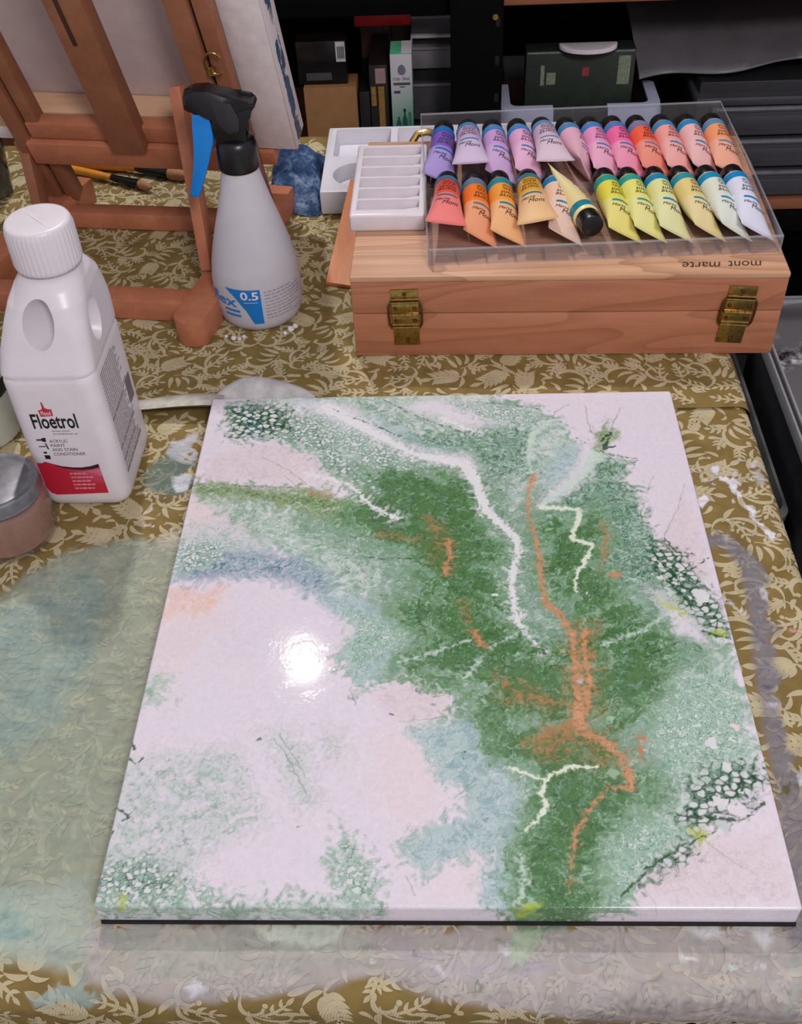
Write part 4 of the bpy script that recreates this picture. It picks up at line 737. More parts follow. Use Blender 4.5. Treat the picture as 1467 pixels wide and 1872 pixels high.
def motif_b():                                  # large lobed leaf on a bent stalk
    o = acanthus([(-4, -16), (-5, -2), (3, 14)], 8.2, 5, 7)
    o += [stroke([(-4, -15), (-9, -20), (-17, -17)], 1.7, 9, peak=.4), stroke([(-4, -16), (4, -19), (12, -14)], 1.9, 9, peak=.4), stroke([(12, -14), (16, -9), (12, -6)], 1.5, 7, peak=.4), stroke([(13, 4), (19, 2), (21, -6)], 1.9, 8, peak=.35), stroke([(-15, 6), (-20, 10), (-18, 18)], 1.9, 8, peak=.35)]
    return o
def motif_c():                                  # S-scroll
    o = volute([(-22, -2), (-12, -20), (4, -10), (-5, 0)], (-6, 1), 1.9)+volute([(-8, -9), (4, -12), (20, 2), (10, 9)], (9, 9), 1.9)
    o += acanthus([(-18, -6), (-20, 4), (-14, 13)], 4.8, 3, 4)+acanthus([(0, -8), (2, 4), (-1, 15)], 4.6, 3, 4)+acanthus([(14, 0), (20, -2), (23, -10)], 4.6, 3, 4)
    o += [stroke([(-4, -11), (2, -17), (10, -17)], 2.2, 8, peak=.35), stroke([(14, 6), (20, 10), (18, 18)], 2.1, 8, peak=.35), stroke([(4, 4), (7, 14), (14, 19)], 1.9, 8, peak=.35)]
    return o
MOTIFS = [motif_a(), motif_b(), motif_c()]
def print_on(name, u0, u1, v0, v1, base, rear, parent, seed):
    rng = random.Random(seed); V = []; F = []; k = 0; step = .0395; j = 0; v = v0+.012
    while v < v1-.004:
        u = u0+.012+(step*.5 if j % 2 else 0)
        while u < u1:
            mo = MOTIFS[(rng.randrange(3)+j) % 3]; a = rng.uniform(0, 6.28); s = rng.uniform(.95, 1.1)*.001; fl = rng.choice((-1, 1))
            cx = u+rng.uniform(-.003, .003); cy = v+rng.uniform(-.003, .003); ca, sa = math.cos(a)*s, math.sin(a)*s
            for sv, sf in mo:
                X = cx+(sv[:, 0]*fl)*ca-sv[:, 1]*sa; Y = cy+(sv[:, 0]*fl)*sa+sv[:, 1]*ca
                if Y.min() < v0 or Y.max() > v1 or X.max() > u1+.02: continue
                V.append(np.stack([X, Y, np.full(len(X), .0001+.000022*(len(V) % 11))], 1)); F += [tuple(i+k for i in q) for q in sf]; k += len(sv)
            u += step
        v += step*.86; j += 1
    UV = np.concatenate(V); lay = UV[:, 2]; P = drape(UV[:, 0], UV[:, 1], base, rear)
    P[:, 0] += np.where(UV[:, 0] > XE, lay, 0); P[:, 2] += lay
    P[:, 1] -= np.where(UV[:, 1] < YF, lay, 0)
    me = np_mesh(name, P, np.array(F), M_print, ('smear', smear(UV[:, 0], UV[:, 1])))
    return tag(link(bpy.data.objects.new(name, me), parent), kind='stuff')
print_on('leaf_pattern', -.45, .295, -.098, .485, 0.0, False, front_cloth, 5)
print_on('leaf_pattern', -.62, .295, .467, 1.018, ZC, True, rear_cloth, 8)

# painted, stiff hem of the rear cloth and its turned-up corner
M_hem = plain('paint_stiffened_cloth', (186, 182, 170), .6, var=.16, vscale=90, bmp=.4, bscale=250)
def hemf(u, v):
    x = -.40+.205*u; y = .4655+.021*v*(1+.2*math.sin(u*9))
    p = drape(np.array([x]), np.array([max(y, .4668)]), ZC, True)[0]
    return (x, y-.0012+.003*u, p[2]+.0012+.003*math.sin(v*math.pi))
MB().grid(hemf, 40, 6).build('hem', M_hem, rear_cloth)
M_fold = plain('paint_grey_cloth', (192, 190, 190), .6, var=.14, vscale=70, bmp=.4, bscale=300)
def foldf(u, v):
    x = -.205+.092*u; w = math.sin(math.pi*min(1, u*.92+.06))**.7
    y = .480+.002*u+(.024*w)*v; z = .005+.014*w*math.sin(v*2.2)+.003*math.sin(u*7)
    return (x, y, z)
MB().grid(foldf, 30, 10).build('turned_up_corner', M_fold, rear_cloth)

M_table = wood('pine_table', (170, 130, 90), (130, 90, 60))
tb = empty('table', (-.20, .50, -.75))
MB().box(-.455, .459, -.524, .512, .715, .7478).build('tabletop', M_table, tb)
for sx in (-.42, .42):
    for sy in (-.49, .48):
        MB().box(sx-.022, sx+.022, sy-.022, sy+.022, 0, .715).build('leg', M_table, tb)
tag(tb, 'wooden work table hidden beneath the olive tablecloths', 'table')

# ------------------------------------------------------------------ the wet poured painting
CW, CL, CT = .405, .4695, .0199
def make_painting():
    m, nt, b = newmat('wet_acrylic')
    at = N(nt, 'ShaderNodeAttribute', attribute_name='paint')
    v = coords(nt)
    n1 = noise(nt, v, 900, 2); c = mixc(nt, .16, at.outputs['Color'], ramp(nt, n1, [(.3, (.72, .74, .72, 1)), (.7, (1.12, 1.1, 1.12, 1))]), 'MULTIPLY')
    nt.links.new(c, b.inputs['Base Color'])
    b.inputs['Roughness'].default_value = .035; b.inputs['Specular IOR Level'].default_value = .5
    h = noise(nt, v, 420, 2, .5); hm = N(nt, 'ShaderNodeMath', operation='MULTIPLY'); nt.links.new(h, hm.inputs[0]); nt.links.new(ramp(nt, noise(nt, v, 34, 3), [(.47, (.12, .12, .12, 1)), (.60, (1, 1, 1, 1))]), hm.inputs[1])
    bump(nt, b, hm.outputs[0], .11, .0005)
    e = CT-.004; st = .00062
    xs = np.arange(-CW/2-e, CW/2+e+st, st); ys = np.arange(-e, CL+e+st, st)
    U, V = np.meshgrid(xs, ys); U = U.ravel(); V = V.ravel()
    r = .0018
    du = np.maximum(np.abs(U)-(CW/2-r), 0); dv = np.maximum(np.maximum((r)-V, V-(CL-r)), 0)
    d = np.hypot(du, dv); a = np.minimum(d/r, math.pi/2); over = np.maximum(d-r*math.pi/2, 0)
    out = np.where(d > 0, r*np.sin(a), 0); dn = r*(1-np.cos(a))+over
    nx = np.where(d > 0, du/np.maximum(d, 1e-9), 0)*np.sign(U); ny = np.where(d > 0, dv/np.maximum(d, 1e-9), 0)*np.where(V < CL/2, -1, 1)
    bx = np.clip(U, -(CW/2-r), CW/2-r); by = np.clip(V, r, CL-r)
    z = np.maximum(CT-dn, .0035)
    sag = -.0012*np.clip(1-np.maximum(np.abs(U)/(CW/2), np.abs(V-CL/2)/(CL/2)), 0, .25)
    P = np.stack([bx+nx*out, by+ny*out, z+sag], 1)
    C = painting(U*1000, V*1000, PAINT)
    me = np_mesh('paint_surface', P, grid_faces(len(xs), len(ys)), m, ('paint', np.concatenate([C, np.ones((len(C), 1), np.float32)], 1)))
    root = empty('painting', (0, 0, 0))
    link(bpy.data.objects.new('paint_surface', me), root)
    mb = plain('stretcher_pine', (90, 72, 52), .7)
    for x0, x1, y0, y1 in ((-.198, .198, .005, .040), (-.198, .198, .43, .465), (-.198, -.163, .04, .43), (.163, .198, .04, .43)):
        MB().box(x0, x1, y0, y1, .0008, .016).build('stretcher_bar', mb, root)
    MB().box(-.2015, .2020, -.0014, .004, .0006, .0034).build('shadow_gap_strip', plain('contact_shadow_black', (12, 11, 11), .8), root)  # thin black strip added to draw the contact shadow along the front edge
    tag(root, 'wet acrylic pour painting in green, white and copper lying flat on the tablecloth', 'painting')
make_painting()

ZT = ZC+.0011                                   # where things on the rear cloth stand
M_white = plain('white_plastic', (218, 211, 216), .34, var=.02)
M_black = plain('black_plastic', (13, 12, 14), .32, var=.1)
M_ink = plain('black_print', (22, 20, 22), .5, var=.05)
M_grey_ink = plain('grey_print', (150, 142, 148), .55, var=.05)
M_whiteink = plain('white_print', (222, 216, 222), .5, var=.03)
M_brass = plain('brass', (176, 146, 84), .28, 1.0, var=.15, vscale=300)
M_screw = plain('dark_brass', (120, 96, 54), .3, 1.0)

# ------------------------------------------------------------------ conditioner jug
def rrect(hw, hd, r, cx, cy, z, nc=7, ns=10):
    p = []; r = min(r, hw-1e-4, hd-1e-4)
    for k, (sx, sy) in enumerate(((1, 1), (-1, 1), (-1, -1), (1, -1))):
        ox, oy = cx+sx*(hw-r), cy+sy*(hd-r)
        for i in range(nc+1):
            a = math.pi/2*(k+i/nc); p.append((ox+r*math.cos(a), oy+r*math.sin(a), z))
        nx = ((1, 1), (-1, 1), (-1, -1), (1, -1))[(k+1) % 4]; a = math.pi/2*(k+1)
        q = (cx+nx[0]*(hw-r)+r*math.cos(a), cy+nx[1]*(hd-r)+r*math.sin(a)); s = p[-1]
        for i in range(1, ns): t = i/ns; p.append((s[0]+(q[0]-s[0])*t, s[1]+(q[1]-s[1])*t, z))
    return p
def fix_normals(me):
    bm = bmesh.new(); bm.from_mesh(me); bmesh.ops.recalc_face_normals(bm, faces=bm.faces[:]); bm.to_mesh(me); bm.free()
def make_jug():
    root = empty('conditioner_jug', (-.292, .397, .0006))
    Z = [0, .0015, .005, .010, .127, .1295, .1315, .134, .150, .160, .172, .184, .193, .200]
    HW = [.0290, .0325, .0350, .0362, .0362, .0358, .0350, .0362, .0346, .0330, .0310, .0288, .0258, .0215]
    HD = [.0380, .0415, .0440, .0452, .0452, .0448, .0440, .0452, .0432, .0420, .0398, .0360, .0300, .0220]
    CX = [0]*8+[.0018, .0034, .0052, .0074, .0092, .0100]; CY = [0]*8+[.0024, .0036, .0046, .0050, .0046, .004]
    CR = [.012]*9+[.013, .016, .019, .021, .020]
    zs = sorted(set(list(np.linspace(.010, .127, 20))+Z+list(np.linspace(.134, .2, 26))))
    I = lambda A, z: float(np.interp(z, Z, A))
    b = MB().loft([rrect(I(HW, z), I(HD, z), I(CR, z), I(CX, z), I(CY, z), z) for z in zs])
    body = b.build('body', M_white, root, ang=40)
    # hand hole behind the front corner
    path = [(-.002, -.085, .184), (.000, -.054, .179), (.004, -.034, .173), (.012, -.018, .167), (.032, -.009, .162), (.062, -.004, .159)]
    secs = []
    for i, p in enumerate(path):
        a = Vector(path[max(i-1, 0)]); c = Vector(path[min(i+1, len(path)-1)]); d = (c-a).normalized(); sd = d.cross(Vector((0, 0, 1))).normalized(); up = sd.cross(d)
        w = (.020, .0140, .0110, .0102, .0115, .014)[i]; h = (.030, .0245, .0195, .0170, .018, .021)[i]
        secs.append([tuple(Vector(p)+sd*(w*math.cos(t))+up*(h*math.sin(t))) for t in np.linspace(0, 2*math.pi, 29)[:-1]])
    cut = MB().loft(secs).build('cutter', M_white); cut.location = root.location
    fix_normals(cut.data); fix_normals(body.data)
    md = body.modifiers.new('hole', 'BOOLEAN'); md.operation = 'DIFFERENCE'; md.object = cut; md.solver = 'EXACT'
    bpy.context.view_layer.update()
    me = bpy.data.meshes.new_from_object(body.evaluated_get(bpy.context.evaluated_depsgraph_get()))
    body.modifiers.clear(); body.data = me; bpy.data.objects.remove(cut)
    me.polygons.foreach_set('use_smooth', [True]*len(me.polygons)); me.set_sharp_from_angle(angle=math.radians(50))
    MB().lathe([(.0195, .195), (.0205, .197), (.0205, .200), (.019, .2005), (.019, .206)], 40, (.010, .004, 0)).build('neck_ring', M_white, root)
    cap = MB().lathe([(.0, .2025), (.0225, .2025), (.0240, .2035), (.0242, .2065), (.0240, .231), (.0236, .2350), (.0225, .2368), (.0205, .2372), (.0, .2366)], 168, (.010, .004, 0),
                     rib=lambda i, j: (.028 if (i % 4) in (0, 1) else 0.0) if 3 <= j <= 4 else 0).build('cap', M_white, root, ang=60)
    seam = MB().bar((-.004, .018, .2367), (.022, -.009, .2367), .0010, .0012, bev=0).build('mould_line', M_whiteink, cap)
    seam.location = (0, 0, 0)
    # raised shoulder panel on the right flank
    F = lambda x, z, o=.0: ((x+292)/1000, -.0454-o, z/1000)
    def I2(x, z): return F(x, z, .0003)
    k = MB(); fit_text(k, 'Floetrol', -313.3, -278.0, 85.6, 100.2, F, bold=.02)
    fit_text(k, 'THE PAINT ADDITIVE', -300.5, -286.0, 82.3, 83.6, F); fit_text(k, 'FOR PROFESSIONAL USE', -300.0, -280.5, 79.4, 80.7, F)
    k.build('black_lettering', M_ink, root, smooth=False)
    k = MB()
    for t, x1, z in (('ACRYLIC', -290.5, 72.8), ('PAINT', -293.5, 68.4), ('AND STAIN', -285.0, 64.0), ('CONDITIONER', -279.6, 59.4)):
        fit_text(k, t, -305.0, x1, z-1.5, z+1.6, F)
    k.build('small_lettering', plain('soft_print', (60, 56, 60), .5), root, smooth=False)
    k = MB()                                     # brush, roller and spray-can signs
    k.add([F(*p) for p in ((-315, 73.8), (-310.8, 73.6), (-310.2, 72.5), (-307.6, 72.3), (-307.2, 76.6), (-310.0, 76.3), (-310.8, 75.2), (-315, 75.0))], [tuple(range(8))])
    k.add([F(*p) for p in ((-314.8, 67.2), (-309.2, 67.0), (-309.2, 68.0), (-314.8, 68.1))], [(0, 1, 2, 3)])
    k.add([F(*p) for p in ((-309.2, 71), (-308.2, 71), (-307.2, 64.8), (-308.4, 64.8))], [(0, 1, 2, 3)])
    k.add([F(*p) for p in ((-313, 62.2), (-309.6, 62.0), (-310.6, 60.2), (-312.4, 60.2))], [(0, 1, 2, 3)])
    k.add([F(*p) for p in ((-313, 58.6), (-308.6, 58.4), (-308.6, 54.4), (-312.8, 54.4))], [(0, 1, 2, 3)])
    k.build('tool_signs', M_ink, root, smooth=False)
    M_red = plain('red_print', (186, 34, 56), .45, var=.04)
    k = MB()
    k.add([F(*p) for p in ((-305.2, 104.0), (-304.8, 97.6), (-295.0, 98.2), (-294.8, 104.6), (-297.6, 104.9), (-299.6, 106.2), (-300.3, 111.8), (-301.4, 111.8), (-301.6, 106.0), (-303, 104.2))], [tuple(range(10))])
    k.build('red_emblem', M_red, root, smooth=False)
    k = MB(); fit_text(k, 'Flood', -303.6, -296.2, 99.2, 103.2, I2, bold=.01); k.build('emblem_lettering', M_whiteink, root, smooth=False)
    # red band: red at the left fading to rose white at the right
    m, nt, bs = newmat('red_rose_print'); bs.inputs['Roughness'].default_value = .45
    tc = N(nt, 'ShaderNodeTexCoord'); sp = N(nt, 'ShaderNodeSeparateXYZ'); nt.links.new(tc.outputs['Object'], sp.inputs[0])
    mx = N(nt, 'ShaderNodeMapRange'); mx.inputs[1].default_value = -.008; mx.inputs[2].default_value = .021; nt.links.new(sp.outputs[0], mx.inputs[0])
    mz = N(nt, 'ShaderNodeMapRange'); mz.inputs[1].default_value = .026; mz.inputs[2].default_value = .046; nt.links.new(sp.outputs[2], mz.inputs[0])
    mu = N(nt, 'ShaderNodeMath', operation='MULTIPLY'); nt.links.new(mx.outputs[0], mu.inputs[0]); nt.links.new(mz.outputs[0], mu.inputs[1])
    wv = noise(nt, coords(nt, (14, 1, 150)), 1, 2); ad = N(nt, 'ShaderNodeMath', operation='MULTIPLY'); nt.links.new(mu.outputs[0], ad.inputs[0]); nt.links.new(wv, ad.inputs[1])
    nt.links.new(ramp(nt, ad.outputs[0], [(0, (186, 30, 54)), (.2, (196, 70, 100)), (.5, (214, 170, 190))]), bs.inputs['Base Color'])
    top = [(-321.5, 50.5), (-317.5, 50.0), (-314.3, 51.7), (-308, 48.9), (-302.1, 46.6), (-294, 45.2), (-286.1, 45.0), (-279, 46.2), (-271.9, 48.6)]
    k = MB(); n = len(top)
    low = [(-320.6, 26), (-320.2, 22), (-318, 17.5), (-314.3, 15.4), (-304, 15.6), (-296, 15.8), (-287, 16.2), (-279, 16.5), (-271.0, 16.8)]
    k.add([F(x, z) for x, z in top]+[F(x, z) for x, z in low], [(i, n+i, n+i+1, i+1) for i in range(n-1)]); k.build('red_band', m, root, smooth=False)
    k = MB(); tp = top[3:]; n = len(tp)
    k.add([I2(x, z) for x, z in tp]+[I2(x, z-.4-3.2*(i/(n-1))**.7) for i, (x, z) in enumerate(tp)], [(i, n+i, n+i+1, i+1) for i in range(n-1)]); k.build('dark_band_edge', plain('maroon_print', (52, 14, 30), .45), root, smooth=False)
    k = MB(); rng = random.Random(3)
    for i, (x1, z) in enumerate(((-283.5, 38.6), (-279.5, 34.6), (-282.5, 30.6), (-279.5, 26.6), (-281.0, 22.6))):
        x = -297.5
        while x < x1:
            w = rng.uniform(1.6, 4.4); rect(k, x, min(x+w, x1), z-.9, z+.9, I2); x += w+.6
    k.build('band_small_print', plain('pink_print', (226, 136, 150), .5), root, smooth=False)
    # fine print covering the right flank
    G = lambda y, z, o=.0002: (.0362+o, y/1000, z/1000)
    k = MB(); k2 = MB()
    for i in range(34):
        z = 26+i*2.95; y = -31.0; big = rng.random() < .22
        end = rng.uniform(8, 24) if z < 120 else rng.uniform(0, 20)
        while y < end:
            w = rng.uniform(4, 16); (k if not big else k2) and rect(k2 if big else k, y, min(y+w, end), z, z+(1.9 if big else 1.2), G); y += w+rng.uniform(.4, 1.2)
    rect(k2, 16, 29, 60, 84, lambda y, z: G(y, z, .0003))
    k.build('flank_small_print', M_grey_ink, root, smooth=False); k2.build('flank_dark_print', plain('dim_print', (116, 108, 114), .5), root, smooth=False)
    tag(root, 'white plastic paint conditioner jug with ribbed cap and red label band', 'jug')
make_jug()

# ------------------------------------------------------------------ spray bottle
def make_spray():
    root = empty('spray_bottle', (-.179, .632, ZT))
    m, nt, b = newmat('milky_plastic'); b.inputs['Base Color'].default_value = srgb((226, 223, 230)); b.inputs['Roughness'].default_value = .42
    b.inputs['Specular IOR Level'].default_value = .35
    nt.links.new(ramp(nt, noise(nt, coords(nt), 30, 2), [(.3, (230, 228, 235)), (.7, (238, 236, 242))]), b.inputs['Base Color'])
    tr = N(nt, 'ShaderNodeBsdfTransparent'); tl = N(nt, 'ShaderNodeBsdfTranslucent'); tl.inputs[0].default_value = srgb((234, 232, 240))
    m1 = N(nt, 'ShaderNodeMixShader', i_Fac=.22); nt.links.new(b.outputs[0], m1.inputs[1]); nt.links.new(tl.outputs[0], m1.inputs[2])
    m2 = N(nt, 'ShaderNodeMixShader', i_Fac=.24); nt.links.new(m1.outputs[0], m2.inputs[1]); nt.links.new(tr.outputs[0], m2.inputs[2])
    nt.links.new(m2.outputs[0], nt.nodes['Material Output'].inputs[0])
    prof = [(0, .0015), (.030, .0), (.0375, .0018), (.0412, .0075), (.0428, .018), (.0432, .034), (.0427, .048), (.0410, .061), (.0372, .078), (.0322, .096), (.0268, .114), (.0222, .131), (.0188, .145), (.0168, .153), (.0166, .160)]
    R = lambda z: float(np.interp(z, [p[1] for p in prof[1:]], [p[0] for p in prof[1:]]))
    pz = [(0, .0015), (.030, 0)]+[(R(z), z) for z in np.linspace(.0018, .16, 46)]
    bottle = MB().lathe(pz, 56).build('bottle', m, root, ang=60)
    ml = plain('cloudy_liquid', (128, 120, 136), .4, var=.03)
    MB().lathe([(0, .003)]+[(R(z)-.0018, z) for z in np.linspace(.003, .087, 24)]+[(0, .087)], 40).build('liquid', ml, bottle)
    MB().lathe([(.0150, .154), (.0180, .1545), (.0186, .157), (.0178, .176), (.0165, .181), (.0135, .183), (0, .183)], 48, rib=lambda i, j: (.015 if i % 2 else 0) if 2 <= j <= 3 else 0).build('collar', M_black, root, ang=50)
    ox, oz = 179, ZT*1000
    head = [[-217.4, 224.7], [-215.3, 229.1], [-207.8, 232.0], [-196.5, 231.1], [-180.5, 228.0], [-170.0, 221.3], [-161.4, 219.1], [-156.9, 219.6], [-156.0, 216.4], [-158.4, 213.2], [-162.7, 210.1], [-167.3, 204.9], [-169.1, 201.0], [-170.0, 187.7], [-168.9, 182.2], [-169.0, 176.7], [-191.7, 177.4], [-193.3, 181.6], [-195.7, 191.1], [-193.4, 199.1], [-197.5, 205.8], [-199.1, 211.8], [-209.0, 210.8], [-214.8, 214.2], [-218.0, 218.2]]
    MB().prism([((x+ox)/1000, (z-oz)/1000) for x, z in head], -.0105, .0105, bev=.0028, plane='xz').build('spray_head', M_black, root, ang=50)
    MB().prism([((x+ox)/1000, (z-oz)/1000) for x, z in ((-194, 224), (-176, 221), (-171, 208), (-172, 196), (-182, 194), (-190, 203))], .0100, .0118, bev=.0008, plane='xz').build('side_panel', plain('charcoal_plastic', (40, 37, 42), .5), root)
    MB().lathe([(.0, -.014), (.0098, -.014), (.0104, -.010), (.0104, .002), (.0092, .0055), (.005, .007), (0, .0072)], 24).build('nozzle', M_black, root)
    nz = [o for o in root.children if o.name.startswith('nozzle')][0]; nz.location = (-.0330, 0, .2170); nz.rotation_euler = (0, -math.pi/2+.12, 0)
    tr_ = [[-211.7, 212.2], [-200.6, 212.5], [-198.9, 205.2], [-195.3, 199.8], [-196.9, 185.7], [-204.7, 166.6], [-209.3, 155.5], [-218.5, 133.3], [-228.0, 133.6], [-219.6, 161.4], [-216.0, 178.1], [-213.8, 198.3], [-213.0, 206.3]]
    MB().prism([((x+ox)/1000, (z-oz)/1000) for x, z in tr_], -.0088, .0088, bev=.0016, plane='xz').build('trigger', plain('blue_plastic', (14, 128, 214), .28, var=.03), root, ang=50)
    S = lambda a, z, o=.0004: ((R(z/1000)+o)*math.sin(math.radians(a)), -(R(z/1000)+o)*math.cos(math.radians(a)), z/1000)
    S2 = lambda a, z: S(a, z, .0008)
    mblue = plain('blue_print', (12, 118, 196), .4, var=.04)
    k = MB(); L = [(-35.6, 50.5), (-23.7, 43.0), (-19.7, 39.6), (-8.5, 27.8), (.1, 12.2)]; n = 12
    zz = np.linspace(12.2, 50.5, 22)
    le = np.interp(zz, [12.2, 27.8, 39.6, 43.0, 50.5], [.1, -8.5, -19.7, -23.7, -35.6])
    k.grid(lambda u, v: S(le[int(round(v*21))]+(12.4-le[int(round(v*21))])*u, zz[int(round(v*21))]), n, 22)
    fit_text(k, 'flex', -66, -20, 30.5, 42.0, S, bold=.015)
    rect(k, -41, -17, 25.0, 27.4, S, 8); rect(k, -41, -17, 19.8, 22.2, S, 8)
    k.build('blue_print', mblue, root, smooth=False)
    k = MB(); fit_text(k, '0.5', -13.5, 9.6, 40.0, 48.8, S2, bold=.02); rect(k, -10, 8, 37.0, 37.5, S2, 6); k.build('volume_lettering', M_whiteink, root, smooth=False)
    k = MB(); rng = random.Random(4)
    for i in range(9):
        z = 46.5-i*3.6; a = 17.0; e = rng.uniform(50, 80)
        while a < e: w = rng.uniform(3, 10); rect(k, a, min(a+w, e), z, z+1.0, S, 3); a += w+1.5
    k.build('small_print', plain('faint_print', (148, 143, 156), .5), root, smooth=False)
    M_crumb = plain('white_crumbs', (224, 220, 226), .6)
    for ax_, ay_, s in ((-.030, -.045, .002), (-.022, -.049, .0028), (-.016, -.050, .002), (-.012, -.047, .0024), (.033, -.036, .0036), (.037, -.031, .003), (.028, -.042, .0022)):
        MB().lathe([(0, 0), (s, s*.3), (s*.8, s), (0, s*1.3)], 7, (ax_, ay_, -.0003)).build('paint_crumb', M_crumb, root)
    tag(root, 'translucent trigger spray bottle with black head and blue trigger', 'spray bottle')
make_spray()

# ------------------------------------------------------------------ jar of paint, pale bottle and dark glass at the left border
def make_jar():
    root = empty('paint_jar', (-.3465, .323, .0006))
    g = clear_plastic('jar_glass', (.92, .92, .92, 1), .03, .04)
    glass = MB().lathe([(0, .0005), (.030, 0), (.0345, .002), (.0362, .006), (.0362, .036), (.0352, .042), (.0325, .046), (.0318, .052)], 48).build('glass', g, root)
    MB().lathe([(0, .003), (.031, .003), (.0344, .007), (.0344, .036), (.0330, .041), (.030, .0425), (0, .0425)], 40).build('paint', plain('tan_pink_paint', (152, 108, 90), .45, var=.12, vscale=90), root)
    ml = plain('brushed_metal', (146, 146, 152), .36, .9, var=.12, vscale=120)
    MB().lathe([(.0325, .0462), (.0345, .0455), (.0352, .0470), (.0345, .0490), (.0340, .0560), (.0330, .0578), (.0305, .0580), (.0285, .0570), (.0265, .0575), (0, .0575)], 56).build('lid', ml, root)
    tag(root, 'small glass jar of tan pink paint with grey metal lid', 'jar')
    root = empty('plastic_bottle', (-.4105, .452, .0006))
    mb = plain('frosted_plastic', (186, 190, 178), .4, var=.04)
    MB().lathe([(0, 0), (.030, 0), (.034, .003), (.035, .01), (.035, .11), (.031, .125), (.016, .140), (.014, .150)], 40).build('body', mb, root)
    MB().lathe([(.0353, .048), (.0356, .050), (.0356, .060), (.0353, .062)], 40).build('black_band', M_black, root)
    MB().lathe([(.0, .148), (.0160, .148), (.0165, .151), (.0160, .172), (0, .173)], 28).build('cap', M_white, root)
    tag(root, 'pale frosted plastic bottle cut off at the left border beside the jug', 'bottle')
    root = empty('water_glass', (-.5365, .892, ZT))
    MB().lathe([(0, 0), (.024, 0), (.027, .003), (.031, .05), (.033, .10), (.0315, .10), (.029, .05), (.025, .006), (0, .006)], 36).build('glass', plain('smoky_glass', (62, 62, 56), .12, var=.2, spec=.6), root)
    MB().lathe([(0, .007), (.0245, .007), (.0285, .05), (.030, .078), (0, .078)], 32).build('murky_water', plain('murky_water', (54, 56, 48), .1), root)
    tag(root, 'dark glass of murky water at the left border behind the easel foot', 'glass')
make_jar()

